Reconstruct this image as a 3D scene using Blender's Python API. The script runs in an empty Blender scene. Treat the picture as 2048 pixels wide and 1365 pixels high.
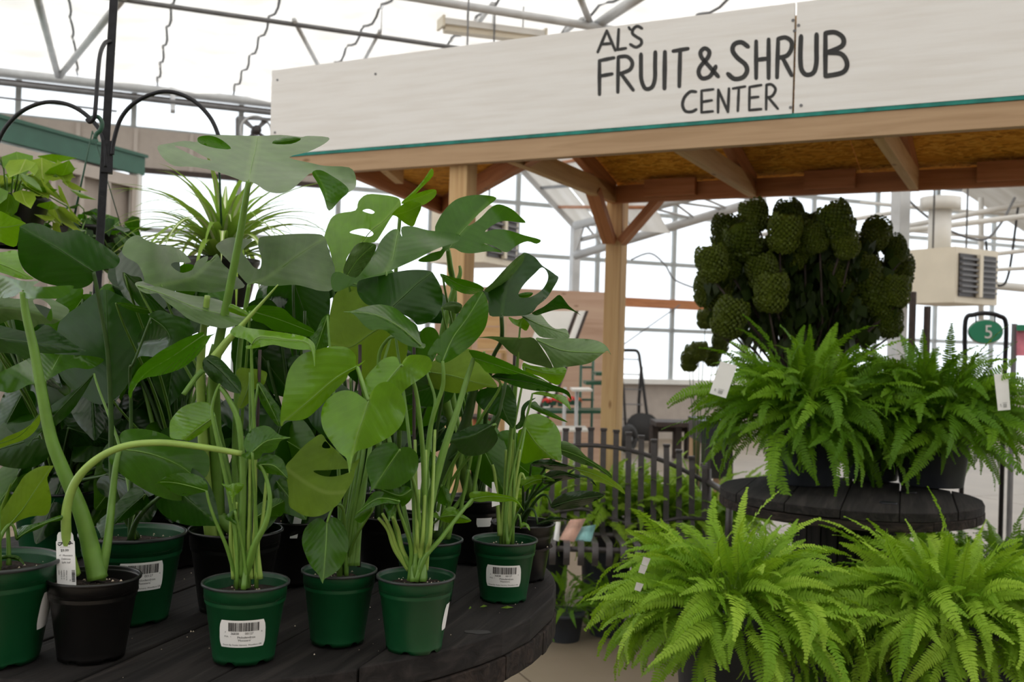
import bpy, bmesh, math, random
from mathutils import Vector, Matrix, noise
from mathutils.geometry import delaunay_2d_cdt
random.seed(7)
SC = bpy.context.scene
COL = SC.collection
# ------------------------------------------------------------------ camera
F_PX = 2020.0
ROLL, PITCH, CAM_H = 0.030, 0.0062, 1.25
CAM = Vector((0, 0, CAM_H))
FWD = Vector((0, math.cos(PITCH), math.sin(PITCH)))
_up = Vector((0, -math.sin(PITCH), math.cos(PITCH)))
RIGHT = Vector((1, 0, 0)) * math.cos(ROLL) + _up * math.sin(ROLL)
UP = _up * math.cos(ROLL) - Vector((1, 0, 0)) * math.sin(ROLL)
cam_data = bpy.data.cameras.new('camera')
cam = bpy.data.objects.new('camera', cam_data)
COL.objects.link(cam)
cam.matrix_world = Matrix(((RIGHT.x, UP.x, -FWD.x, CAM.x), (RIGHT.y, UP.y, -FWD.y, CAM.y),
                           (RIGHT.z, UP.z, -FWD.z, CAM.z), (0, 0, 0, 1)))
cam_data.sensor_width = 36
cam_data.lens = 36 * F_PX / 2048
cam_data.clip_start, cam_data.clip_end = 0.05, 300
cam_data.dof.use_dof = True
cam_data.dof.focus_distance = 1.5
cam_data.dof.aperture_fstop = 8.5
SC.camera = cam
# ------------------------------------------------------------------ world, light, exposure
world = bpy.data.worlds.new('overcast_sky')
SC.world = world
world.use_nodes = True
_bg = world.node_tree.nodes['Background']
_bg.inputs[0].default_value = (0.92, 0.96, 1.0, 1)
_bg.inputs[1].default_value = 0.92
sun_data = bpy.data.lights.new('hazy_sun', 'SUN')
sun_data.energy = 4.4
sun_data.angle = math.radians(12)
sun_data.color = (1.0, 0.975, 0.94)
sun = bpy.data.objects.new('hazy_sun', sun_data)
COL.objects.link(sun)
sun.rotation_euler = (math.radians(22), math.radians(-14), 0)
SC.view_settings.view_transform = 'Standard'
SC.view_settings.look = 'None'
SC.view_settings.gamma = 1.0
SC.view_settings.use_curve_mapping = False
SC.view_settings.exposure = 0.90


def P(x, y, d):
    """point seen at photo pixel (x, y), d metres in front of the camera"""
    return CAM + d * (FWD + RIGHT * ((x - 1024) / F_PX) - UP * ((y - 682.5) / F_PX))


def at_z(x, y, z):
    r = P(x, y, 1) - CAM
    return CAM + r * ((z - CAM_H) / r.z)


def hit(x, y, p0, n):
    r = P(x, y, 1) - CAM
    return CAM + r * ((p0 - CAM).dot(n) / r.dot(n))


# ------------------------------------------------------------------ materials
MATS = {}


def new_mat(name):
    m = bpy.data.materials.new(name)
    m.use_nodes = True
    MATS[name] = m
    nt = m.node_tree
    return m, nt, nt.nodes['Principled BSDF'], nt.nodes['Material Output']


def N(nt, kind, **kw):
    n = nt.nodes.new(kind)
    for k, v in kw.items():
        if k.startswith('i_'):
            n.inputs[k[2:].replace('_', ' ')].default_value = v
        else:
            setattr(n, k, v)
    return n


def ramp(nt, fac, stops):
    r = nt.nodes.new('ShaderNodeValToRGB')
    el = r.color_ramp.elements
    while len(el) < len(stops):
        el.new(0.5)
    for e, (p, c) in zip(el, stops):
        e.position = p
        e.color = (*c, 1)
    nt.links.new(fac, r.inputs[0])
    return r.outputs[0]


def coords(nt, scale=(1, 1, 1), kind='Object'):
    tc = nt.nodes.new('ShaderNodeTexCoord')
    mp = nt.nodes.new('ShaderNodeMapping')
    mp.inputs['Scale'].default_value = scale
    nt.links.new(tc.outputs[kind], mp.inputs[0])
    return mp.outputs[0]


def bump(nt, bs, fac, strength, dist=0.01):
    b = nt.nodes.new('ShaderNodeBump')
    b.inputs['Strength'].default_value = strength
    b.inputs['Distance'].default_value = dist
    nt.links.new(fac, b.inputs['Height'])
    nt.links.new(b.outputs[0], bs.inputs['Normal'])


def plain(name, col, rough=0.5, metal=0.0, var=0.12, scale=30, bmp=0.0, spec=0.5, stretch=(1, 1, 1)):
    m, nt, bs, out = new_mat(name)
    nz = N(nt, 'ShaderNodeTexNoise')
    nz.inputs['Scale'].default_value = scale
    nz.inputs['Detail'].default_value = 5
    nt.links.new(coords(nt, stretch), nz.inputs['Vector'])
    lo = tuple(c * (1 - var) for c in col)
    hi = tuple(min(1, c * (1 + var)) for c in col)
    nt.links.new(ramp(nt, nz.outputs[0], [(0.3, lo), (0.7, hi)]), bs.inputs['Base Color'])
    bs.inputs['Roughness'].default_value = rough
    bs.inputs['Metallic'].default_value = metal
    bs.inputs['Specular IOR Level'].default_value = spec
    if bmp:
        bump(nt, bs, nz.outputs[0], bmp)
    return m


def wood(name, c1, c2, c3, scale=1.0, rough=0.65, bmp=0.15, spec=0.4):
    """grain along local x, with a few knots"""
    m, nt, bs, out = new_mat(name)
    v = coords(nt, (1.3 * scale, 22 * scale, 22 * scale))
    nz = N(nt, 'ShaderNodeTexNoise')
    nz.inputs['Scale'].default_value = 1.6
    nz.inputs['Detail'].default_value = 7
    nz.inputs['Distortion'].default_value = 0.8
    nt.links.new(v, nz.inputs['Vector'])
    c = ramp(nt, nz.outputs[0], [(0.28, c1), (0.5, c2), (0.74, c3)])
    vo = N(nt, 'ShaderNodeTexVoronoi')
    vo.inputs['Scale'].default_value = 3.2
    nt.links.new(coords(nt, (1, 2.5, 2.5)), vo.inputs['Vector'])
    k = ramp(nt, vo.outputs['Distance'], [(0.03, (0.35, 0.22, 0.15)), (0.09, (1, 1, 1))])
    mx = N(nt, 'ShaderNodeMix', data_type='RGBA', blend_type='MULTIPLY')
    mx.inputs[0].default_value = 0.7
    nt.links.new(c, mx.inputs[6])
    nt.links.new(k, mx.inputs[7])
    nt.links.new(mx.outputs[2], bs.inputs['Base Color'])
    bs.inputs['Roughness'].default_value = rough
    bs.inputs['Specular IOR Level'].default_value = spec
    bump(nt, bs, nz.outputs[0], bmp, 0.004)
    return m


def leaf_mat(name, base, vein, trans_col, trans=0.3, rough=0.42, spec=0.5):
    m, nt, bs, out = new_mat(name)
    uv = N(nt, 'ShaderNodeUVMap', uv_map='leaf')
    sep = N(nt, 'ShaderNodeSeparateXYZ')
    nt.links.new(uv.outputs[0], sep.inputs[0])
    # distance from the midrib: |v - 0.5|
    sub = N(nt, 'ShaderNodeMath', operation='SUBTRACT')
    sub.inputs[1].default_value = 0.5
    nt.links.new(sep.outputs[1], sub.inputs[0])
    ab = N(nt, 'ShaderNodeMath', operation='ABSOLUTE')
    nt.links.new(sub.outputs[0], ab.inputs[0])
    # side veins: sin((u - 0.7|s|) * k)
    mul = N(nt, 'ShaderNodeMath', operation='MULTIPLY_ADD')
    mul.inputs[1].default_value = -1.1
    nt.links.new(ab.outputs[0], mul.inputs[0])
    nt.links.new(sep.outputs[0], mul.inputs[2])
    fr = N(nt, 'ShaderNodeMath', operation='MULTIPLY')
    fr.inputs[1].default_value = 8.0
    nt.links.new(mul.outputs[0], fr.inputs[0])
    frc = N(nt, 'ShaderNodeMath', operation='PINGPONG')
    frc.inputs[1].default_value = 0.5
    nt.links.new(fr.outputs[0], frc.inputs[0])
    nz = N(nt, 'ShaderNodeTexNoise')
    nz.inputs['Scale'].default_value = 38
    nz.inputs['Detail'].default_value = 6
    nt.links.new(coords(nt), nz.inputs['Vector'])
    lo = tuple(c * 0.80 for c in base)
    hi = tuple(min(1, c * 1.18) for c in base)
    cb = ramp(nt, nz.outputs[0], [(0.3, lo), (0.7, hi)])
    vf = ramp(nt, frc.outputs[0], [(0.0, (0.24, 0.24, 0.24)), (0.03, (0.08, 0.08, 0.08)), (0.09, (0, 0, 0))])
    rf = ramp(nt, ab.outputs[0], [(0.0, (0.9, 0.9, 0.9)), (0.012, (0.7, 0.7, 0.7)), (0.03, (0, 0, 0))])
    mxf = N(nt, 'ShaderNodeMix', data_type='RGBA', blend_type='LIGHTEN')
    mxf.inputs[0].default_value = 1
    nt.links.new(vf, mxf.inputs[6])
    nt.links.new(rf, mxf.inputs[7])
    bw = N(nt, 'ShaderNodeRGBToBW')
    nt.links.new(mxf.outputs[2], bw.inputs[0])
    sc = N(nt, 'ShaderNodeMath', operation='MULTIPLY')
    sc.inputs[1].default_value = 0.6
    nt.links.new(bw.outputs[0], sc.inputs[0])
    mx = N(nt, 'ShaderNodeMix', data_type='RGBA')
    nt.links.new(sc.outputs[0], mx.inputs[0])
    nt.links.new(cb, mx.inputs[6])
    mx.inputs[7].default_value = (*vein, 1)
    nt.links.new(mx.outputs[2], bs.inputs['Base Color'])
    bs.inputs['Roughness'].default_value = rough
    bs.inputs['Specular IOR Level'].default_value = spec
    hgt = N(nt, 'ShaderNodeMath', operation='MULTIPLY_ADD')
    hgt.inputs[1].default_value = 0.25
    nt.links.new(nz.outputs[0], hgt.inputs[0])
    nt.links.new(frc.outputs[0], hgt.inputs[2])
    bump(nt, bs, hgt.outputs[0], 0.16, 0.002)
    tr = N(nt, 'ShaderNodeBsdfTranslucent')
    tr.inputs[0].default_value = (*trans_col, 1)
    ms = N(nt, 'ShaderNodeMixShader')
    ms.inputs[0].default_value = trans
    nt.links.new(bs.outputs[0], ms.inputs[1])
    nt.links.new(tr.outputs[0], ms.inputs[2])
    nt.links.new(ms.outputs[0], out.inputs[0])
    return m


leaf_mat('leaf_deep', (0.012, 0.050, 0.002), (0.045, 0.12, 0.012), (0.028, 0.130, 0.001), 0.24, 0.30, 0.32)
leaf_mat('leaf_mid', (0.036, 0.112, 0.003), (0.12, 0.25, 0.03), (0.070, 0.240, 0.002), 0.28, 0.27, 0.36)
leaf_mat('leaf_light', (0.105, 0.250, 0.005), (0.26, 0.42, 0.06), (0.185, 0.41, 0.004), 0.30, 0.22, 0.48)
leaf_mat('leaf_olive', (0.140, 0.240, 0.022), (0.26, 0.36, 0.08), (0.22, 0.38, 0.012), 0.34, 0.5, 0.18)
leaf_mat('leaf_grey_sheen', (0.078, 0.150, 0.036), (0.15, 0.26, 0.06), (0.05, 0.17, 0.006), 0.14, 0.42, 0.55)  # grey base colour carries the sky sheen of the leaf tops
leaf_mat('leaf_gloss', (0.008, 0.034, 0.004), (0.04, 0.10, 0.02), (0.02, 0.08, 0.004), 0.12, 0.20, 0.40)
leaf_mat('leaf_variegated', (0.23, 0.37, 0.025), (0.62, 0.66, 0.26), (0.40, 0.55, 0.06), 0.35, 0.45, 0.2)


def fern_mat(name, lo, hi, tcol, trans=0.3):
    m, nt, bs, out = new_mat(name)
    oi = N(nt, 'ShaderNodeObjectInfo')
    c = ramp(nt, oi.outputs['Random'], [(0.0, lo), (1.0, hi)])
    nt.links.new(c, bs.inputs['Base Color'])
    bs.inputs['Roughness'].default_value = 0.5
    bs.inputs['Specular IOR Level'].default_value = 0.2
    tr = N(nt, 'ShaderNodeBsdfTranslucent')
    tr.inputs[0].default_value = (*tcol, 1)
    ms = N(nt, 'ShaderNodeMixShader')
    ms.inputs[0].default_value = trans
    nt.links.new(bs.outputs[0], ms.inputs[1])
    nt.links.new(tr.outputs[0], ms.inputs[2])
    nt.links.new(ms.outputs[0], out.inputs[0])
    return m


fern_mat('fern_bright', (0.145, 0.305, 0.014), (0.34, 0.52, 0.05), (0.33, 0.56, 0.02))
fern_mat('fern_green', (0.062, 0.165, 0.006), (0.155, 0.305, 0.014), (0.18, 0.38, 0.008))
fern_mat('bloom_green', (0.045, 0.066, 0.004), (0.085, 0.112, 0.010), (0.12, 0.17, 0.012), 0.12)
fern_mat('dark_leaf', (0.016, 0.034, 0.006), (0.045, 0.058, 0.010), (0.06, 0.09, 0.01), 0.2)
fern_mat('spider_green', (0.17, 0.32, 0.03), (0.30, 0.46, 0.08), (0.30, 0.48, 0.06))
plain('petiole', (0.125, 0.255, 0.035), 0.42, var=0.15, scale=40)
plain('petiole_pale', (0.26, 0.40, 0.075), 0.4, var=0.12, scale=40)
plain('petiole_deep', (0.032, 0.080, 0.012), 0.45, var=0.2, scale=40)
plain('spider_cream', (0.62, 0.68, 0.42), 0.5)
plain('pot_green', (0.0035, 0.060, 0.018), 0.38, var=0.10, scale=25, bmp=0.03)
plain('pot_black', (0.006, 0.0055, 0.0055), 0.34, var=0.2, scale=25, bmp=0.03)
plain('pot_rim', (0.022, 0.026, 0.026), 0.35, var=0.2)
plain('pot_slate', (0.030, 0.035, 0.045), 0.55, var=0.25, scale=18, bmp=0.08)
plain('soil', (0.022, 0.012, 0.008), 0.95, var=0.7, scale=160, bmp=1.0)
plain('perlite', (0.62, 0.52, 0.40), 0.9, var=0.3, scale=200)
plain('paper', (0.80, 0.80, 0.79), 0.45, var=0.02)
plain('ink', (0.010, 0.010, 0.012), 0.6)
plain('ink_grey', (0.30, 0.30, 0.30), 0.6)
plain('sign_paint_black', (0.020, 0.020, 0.019), 0.6, var=0.5, scale=14)
plain('stake', (0.030, 0.014, 0.012), 0.5)
plain('iron', (0.010, 0.011, 0.015), 0.38, metal=0.3, var=0.3, scale=60, bmp=0.1)
plain('bench_metal', (0.070, 0.062, 0.063), 0.42, metal=0.2, var=0.15, scale=40)
plain('steel', (0.52, 0.53, 0.54), 0.45, metal=0.1, var=0.12, scale=6)
plain('steel_dark', (0.16, 0.16, 0.165), 0.5, metal=0.4, var=0.2, scale=6)
plain('white_metal', (0.72, 0.71, 0.68), 0.45, var=0.06, scale=5)
plain('mullion', (0.34, 0.36, 0.36), 0.5, metal=0.2, var=0.1, scale=5)
plain('cream_metal', (0.70, 0.64, 0.52), 0.5, var=0.05, scale=5)
plain('louver', (0.05, 0.045, 0.045), 0.4, metal=0.4)
plain('tan_siding', (0.40, 0.35, 0.31), 0.75, var=0.06, scale=9, bmp=0.05)
plain('tan_trim', (0.45, 0.40, 0.36), 0.7, var=0.05, scale=9)
plain('roof_green', (0.030, 0.110, 0.075), 0.45, var=0.08, scale=8)
plain('teal_edge', (0.010, 0.20, 0.165), 0.7, var=0.3, scale=20)
plain('green_enamel', (0.020, 0.26, 0.14), 0.45, var=0.06, scale=8)
plain('green_wire', (0.02, 0.085, 0.05), 0.4)
plain('rubber', (0.025, 0.024, 0.024), 0.8)
plain('red_petal', (0.62, 0.03, 0.02), 0.5, var=0.3)
plain('orange_petal', (0.62, 0.16, 0.05), 0.5, var=0.3)
plain('terracotta', (0.42, 0.13, 0.055), 0.8, var=0.2, scale=20)
plain('dark_brown', (0.035, 0.022, 0.017), 0.7, var=0.3)
plain('navy_plastic', (0.035, 0.038, 0.055), 0.5)
plain('packet_salmon', (0.60, 0.36, 0.28), 0.4, var=0.6, scale=12)
plain('packet_teal', (0.22, 0.46, 0.46), 0.4, var=0.7, scale=14)
plain('poster_pink', (0.70, 0.22, 0.30), 0.5, var=0.5, scale=9)
wood('fir', (0.47, 0.29, 0.135), (0.57, 0.375, 0.19), (0.61, 0.42, 0.22), spec=.2)
wood('fir_pale', (0.36, 0.235, 0.135), (0.43, 0.29, 0.175), (0.47, 0.325, 0.20), spec=.2)
wood('fir_red', (0.30, 0.115, 0.045), (0.42, 0.17, 0.07), (0.48, 0.22, 0.10))
wood('plywood', (0.42, 0.27, 0.19), (0.50, 0.34, 0.25), (0.55, 0.39, 0.29), 0.35)
wood('spool_wood', (0.006, 0.005, 0.005), (0.014, 0.012, 0.0115), (0.032, 0.027, 0.025), 1.6, 0.8, 0.6, 0.25)
wood('spool_edge', (0.007, 0.005, 0.0045), (0.018, 0.013, 0.011), (0.045, 0.032, 0.025), 1.6, 0.85, 1.0, 0.25)


def osb():
    m, nt, bs, out = new_mat('osb')
    vo = N(nt, 'ShaderNodeTexVoronoi')
    vo.inputs['Scale'].default_value = 14
    nz = N(nt, 'ShaderNodeTexNoise')
    nz.inputs['Scale'].default_value = 6
    v = coords(nt, (1, 2.6, 1))
    nt.links.new(v, nz.inputs['Vector'])
    ad = N(nt, 'ShaderNodeVectorMath', operation='ADD')
    nt.links.new(v, ad.inputs[0])
    nt.links.new(nz.outputs['Color'], ad.inputs[1])
    nt.links.new(ad.outputs[0], vo.inputs['Vector'])
    bw = N(nt, 'ShaderNodeRGBToBW')
    nt.links.new(vo.outputs['Color'], bw.inputs[0])
    c = ramp(nt, bw.outputs[0], [(0.1, (0.38, 0.15, 0.012)), (0.45, (0.68, 0.30, 0.03)), (0.9, (0.82, 0.44, 0.07))])
    nt.links.new(c, bs.inputs['Base Color'])
    bs.inputs['Specular IOR Level'].default_value = 0.15
    bs.inputs['Roughness'].default_value = 0.7


osb()


def painted_ply():
    m, nt, bs, out = new_mat('white_ply')
    nz = N(nt, 'ShaderNodeTexNoise')
    nz.inputs['Scale'].default_value = 3
    nz.inputs['Detail'].default_value = 8
    nt.links.new(coords(nt, (1.0, 14, 14)), nz.inputs['Vector'])
    c = ramp(nt, nz.outputs[0], [(0.3, (0.73, 0.705, 0.675)), (0.55, (0.78, 0.765, 0.745)), (0.8, (0.80, 0.79, 0.775))])
    nt.links.new(c, bs.inputs['Base Color'])
    bs.inputs['Roughness'].default_value = 0.6
    bump(nt, bs, nz.outputs[0], 0.25, 0.004)


painted_ply()


def fabric():
    m, nt, bs, out = new_mat('shade_cloth')
    nz = N(nt, 'ShaderNodeTexNoise')
    nz.inputs['Scale'].default_value = 1.2
    nz.inputs['Detail'].default_value = 5
    nt.links.new(coords(nt, (1, 2.5, 1)), nz.inputs['Vector'])
    c = ramp(nt, nz.outputs[0], [(0.3, (0.62, 0.60, 0.56)), (0.7, (0.83, 0.825, 0.815))])
    df = N(nt, 'ShaderNodeBsdfDiffuse')
    tr = N(nt, 'ShaderNodeBsdfTranslucent')
    nt.links.new(c, df.inputs[0])
    nt.links.new(c, tr.inputs[0])
    ms = N(nt, 'ShaderNodeMixShader')
    ms.inputs[0].default_value = 0.40
    nt.links.new(df.outputs[0], ms.inputs[1])
    nt.links.new(tr.outputs[0], ms.inputs[2])
    nt.links.new(ms.outputs[0], out.inputs[0])


fabric()


def glazing():
    m, nt, bs, out = new_mat('glazing')
    tp = N(nt, 'ShaderNodeBsdfTransparent')
    tp.inputs[0].default_value = (0.95, 0.98, 1, 1)
    tr = N(nt, 'ShaderNodeBsdfTranslucent')
    tr.inputs[0].default_value = (0.88, 0.92, 0.97, 1)
    ms = N(nt, 'ShaderNodeMixShader')
    ms.inputs[0].default_value = 0.35
    nt.links.new(tp.outputs[0], ms.inputs[1])
    nt.links.new(tr.outputs[0], ms.inputs[2])
    gl = N(nt, 'ShaderNodeBsdfGlossy')
    gl.inputs['Roughness'].default_value = 0.15
    m2 = N(nt, 'ShaderNodeMixShader')
    m2.inputs[0].default_value = 0.04
    nt.links.new(ms.outputs[0], m2.inputs[1])
    nt.links.new(gl.outputs[0], m2.inputs[2])
    nt.links.new(m2.outputs[0], out.inputs[0])


glazing()


def concrete():
    m, nt, bs, out = new_mat('concrete')
    nz = N(nt, 'ShaderNodeTexNoise')
    nz.inputs['Scale'].default_value = 1.3
    nz.inputs['Detail'].default_value = 10
    nt.links.new(coords(nt), nz.inputs['Vector'])
    c = ramp(nt, nz.outputs[0], [(0.3, (0.215, 0.170, 0.120)), (0.7, (0.29, 0.235, 0.175))])
    nt.links.new(c, bs.inputs['Base Color'])
    bs.inputs['Roughness'].default_value = 0.4
    bump(nt, bs, nz.outputs[0], 0.1)


concrete()
plain('gravel', (0.45, 0.44, 0.42), 0.9, var=0.3, scale=3)


# ------------------------------------------------------------------ geometry helpers
def link(name, me, mat=None, parent=None, M=None):
    o = bpy.data.objects.new(name, me)
    COL.objects.link(o)
    if mat and me is not None and len(me.materials) == 0:
        me.materials.append(MATS[mat])
    if parent is not None:
        o.parent = parent
    if M is not None:
        o.matrix_basis = M
    return o


def mesh(name, verts, faces, smooth=False):
    me = bpy.data.meshes.new(name)
    me.from_pydata([tuple(v) for v in verts], [], faces)
    if smooth:
        me.polygons.foreach_set('use_smooth', [True] * len(me.polygons))
    me.update()
    return me


def tag(o, label, cat, group=None):
    o['label'] = label
    o['category'] = cat
    if group:
        o['group'] = group
    return o


def thing(name, loc, label, cat, group=None):
    o = bpy.data.objects.new(name, None)
    o.empty_display_size = 0.05
    COL.objects.link(o)
    o.location = loc
    o['loc'] = tuple(loc)
    if label:
        tag(o, label, cat, group)
    return o


def org(o):
    return Vector(o['loc']) if o is not None and 'loc' in o else Vector((0, 0, 0))


def struct(name):
    o = thing(name, (0, 0, 0), None, None)
    o['kind'] = 'structure'
    return o


def world_mesh(name, verts, faces, mat, parent=None, smooth=False):
    """verts in world space; the object sits at their middle"""
    vs = [Vector(v) for v in verts]
    c = sum(vs, Vector()) / len(vs)
    me = mesh(name, [v - c for v in vs], faces, smooth)
    return link(name, me, mat, parent, Matrix.Translation(c - org(parent)))


BOXF = [(0, 1, 3, 2), (4, 6, 7, 5), (0, 4, 5, 1), (2, 3, 7, 6), (0, 2, 6, 4), (1, 5, 7, 3)]
_board_cache = {}


def board(name, p0, p1, w, h, mat, parent=None, up=Vector((0, 0, 1)), bev=0.0):
    """bar from p0 to p1, w across, h along up; local x runs along it"""
    p0, p1 = Vector(p0), Vector(p1)
    L = (p1 - p0).length
    x = (p1 - p0).normalized()
    y = up.cross(x)
    if y.length < 1e-4:
        y = Vector((0, 1, 0)).cross(x)
    y.normalize()
    z = x.cross(y)
    vs = [Vector((sx * L / 2, sy * w / 2, sz * h / 2)) for sx in (-1, 1) for sy in (-1, 1) for sz in (-1, 1)]
    me = mesh(name, vs, [f[::-1] for f in BOXF])
    if bev:
        bm = bmesh.new()
        bm.from_mesh(me)
        bmesh.ops.bevel(bm, geom=bm.edges[:], offset=bev, segments=2, affect='EDGES', profile=0.5)
        bm.to_mesh(me)
        bm.free()
    R = Matrix((x, y, z)).transposed().to_4x4()
    return link(name, me, mat, parent, Matrix.Translation((p0 + p1) / 2 - org(parent)) @ R)


def spline(pts, n=6, closed=False):
    """Catmull-Rom through points of any dimension (tuples)"""
    pts = [tuple(p) for p in pts]
    m = len(pts)
    out = []
    rng = range(m) if closed else range(m - 1)
    for i in rng:
        if closed:
            a, b, c, d = pts[(i - 1) % m], pts[i], pts[(i + 1) % m], pts[(i + 2) % m]
        else:
            a, b, c, d = pts[max(i - 1, 0)], pts[i], pts[i + 1], pts[min(i + 2, m - 1)]
        for k in range(n):
            t = k / n
            out.append(tuple(0.5 * (2 * b_ + (c_ - a_) * t + (2 * a_ - 5 * b_ + 4 * c_ - d_) * t * t
                                    + (3 * b_ - a_ - 3 * c_ + d_) * t ** 3)
                             for a_, b_, c_, d_ in zip(a, b, c, d)))
    if not closed:
        out.append(pts[-1])
    return out


def tube_geo(path, radii, sides=8, flat=1.0):
    """verts, faces of a tube through world points"""
    path = [Vector(p) for p in path]
    n = len(path)
    vs, fs = [], []
    ref = Vector((0.13, 0.21, 0.97))
    t0 = (path[1] - path[0]).normalized()
    if abs(t0.dot(ref)) > 0.9:
        ref = Vector((0.97, 0.1, 0.2))
    nx = (ref - t0 * ref.dot(t0)).normalized()
    for i in range(n):
        t = (path[min(i + 1, n - 1)] - path[max(i - 1, 0)]).normalized()
        nx = (nx - t * nx.dot(t))
        nx = nx.normalized() if nx.length > 1e-6 else t.orthogonal().normalized()
        ny = t.cross(nx)
        r = radii[i] if isinstance(radii, (list, tuple)) else radii
        for k in range(sides):
            a = 2 * math.pi * k / sides
            vs.append(path[i] + nx * (r * math.cos(a)) + ny * (r * flat * math.sin(a)))
        if i:
            b = (i - 1) * sides
            for k in range(sides):
                k2 = (k + 1) % sides
                fs.append((b + k, b + k2, b + sides + k2, b + sides + k))
    fs.append(tuple(range(sides))[::-1])
    fs.append(tuple(range((n - 1) * sides, n * sides)))
    return vs, fs


def tube(name, path, radii, mat, parent=None, sides=8, flat=1.0):
    vs, fs = tube_geo(path, radii, sides, flat)
    return world_mesh(name, vs, fs, mat, parent, True)


def lathe(profile, segs=32, notch=None):
    vs, fs = [], []
    for i, (r, z) in enumerate(profile):
        for k in range(segs):
            a = 2 * math.pi * k / segs
            zz = z
            if notch and i in notch and (k % 8) in (2, 3):
                zz = z + 0.004
            vs.append((r * math.cos(a), r * math.sin(a), zz))
        if i:
            b = (i - 1) * segs
            for k in range(segs):
                k2 = (k + 1) % segs
                fs.append((b + k, b + k2, b + segs + k2, b + segs + k))
    return vs, fs


def slab(name, quad, thick, mat, parent=None):
    """quad or polygon (world points) extruded by thick along its normal"""
    q = [Vector(v) for v in quad]
    n = (q[1] - q[0]).cross(q[2] - q[0]).normalized() * thick
    k = len(q)
    vs = q + [v + n for v in q]
    fs = [tuple(range(k))[::-1], tuple(range(k, 2 * k))] + [(i, (i + 1) % k, k + (i + 1) % k, k + i) for i in range(k)]
    return world_mesh(name, vs, fs, mat, parent)


def text_geo(s, size):
    """flat lettering: list of 2-D verts and faces, left aligned at the origin"""
    cu = bpy.data.curves.new('t', 'FONT')
    cu.body = s
    cu.size = size
    cu.resolution_u = 3
    o = bpy.data.objects.new('t', cu)
    COL.objects.link(o)
    dg = bpy.context.evaluated_depsgraph_get()
    me = o.evaluated_get(dg).to_mesh()
    vs = [(v.co.x, v.co.y) for v in me.vertices]
    fs = [tuple(p.vertices) for p in me.polygons]
    o.evaluated_get(dg).to_mesh_clear()
    bpy.data.objects.remove(o)
    bpy.data.curves.remove(cu)
    return vs, fs


def text_at(s, size, x, y, out, centre=False, rot=0.0):
    vs, fs = text_geo(s, size)
    if not vs:
        return
    w = max(v[0] for v in vs) if centre else 0
    b = len(out[0])
    c, sn = math.cos(rot), math.sin(rot)
    for v in vs:
        px, py = v[0] - w / 2, v[1]
        out[0].append((x + px * c - py * sn, y + px * sn + py * c))
    out[1].extend(tuple(i + b for i in f) for f in fs)


def rect_at(x0, y0, x1, y1, out):
    b = len(out[0])
    out[0].extend([(x0, y0), (x1, y0), (x1, y1), (x0, y1)])
    out[1].append((b, b + 1, b + 2, b + 3))


def ribbon2d(pts, w, out, taper=True):
    """brush stroke of width w through 2-D points, round ended"""
    p = spline(pts, 6) if len(pts) > 2 else [pts[0], tuple((a + b) / 2 for a, b in zip(*pts)), pts[1]]
    b = len(out[0])
    n = len(p)
    for i in range(n):
        ax, ay = p[max(i - 1, 0)]
        bx, by = p[min(i + 1, n - 1)]
        l = math.hypot(bx - ax, by - ay) or 1
        nx, ny = -(by - ay) / l, (bx - ax) / l
        hw = w / 2 * (0.86 if i in (0, n - 1) and taper else 1)
        out[0].append((p[i][0] + nx * hw, p[i][1] + ny * hw))
        out[0].append((p[i][0] - nx * hw, p[i][1] - ny * hw))
        if i:
            k = b + 2 * i
            out[1].append((k - 2, k - 1, k + 1, k))
    for e, s in ((0, -1), (n - 1, 1)):
        ax, ay = p[max(e - 1, 0)]
        bx, by = p[min(e + 1, n - 1)]
        l = math.hypot(bx - ax, by - ay) or 1
        tx, ty = (bx - ax) / l * s, (by - ay) / l * s
        c = len(out[0])
        for k in range(5):
            a = math.pi * (k / 4 - 0.5)
            out[0].append((p[e][0] + (tx * math.cos(a) - ty * math.sin(a)) * w * 0.43,
                           p[e][1] + (ty * math.cos(a) + tx * math.sin(a)) * w * 0.43))
        out[1].append(tuple(range(c, c + 5)))


# ------------------------------------------------------------------ leaves
def inside(pt, poly):
    x, y = pt
    r = False
    j = len(poly) - 1
    for i in range(len(poly)):
        xi, yi = poly[i]
        xj, yj = poly[j]
        if (yi > y) != (yj > y) and x < (xj - xi) * (y - yi) / (yj - yi) + xi:
            r = not r
        j = i
    return r


def rib_coords(p, rib):
    best = None
    tot = sum(math.dist(rib[i], rib[i + 1]) for i in range(len(rib) - 1)) or 1
    acc = 0
    for i in range(len(rib) - 1):
        (ax, ay), (bx, by) = rib[i], rib[i + 1]
        l = math.dist(rib[i], rib[i + 1]) or 1
        ux, uy = (bx - ax) / l, (by - ay) / l
        t = (p[0] - ax) * ux + (p[1] - ay) * uy
        tc = t
        if i > 0:
            tc = max(tc, 0)
        if i < len(rib) - 2:
            tc = min(tc, l)
        qx, qy = ax + ux * tc, ay + uy * tc
        s = (p[0] - qx) * -uy + (p[1] - qy) * ux
        dd = math.hypot(p[0] - qx, p[1] - qy)
        if best is None or dd < best[0]:
            best = (dd, (acc + tc) / tot, math.copysign(dd, s))
        acc += l
    return best[1], best[2]


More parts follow.
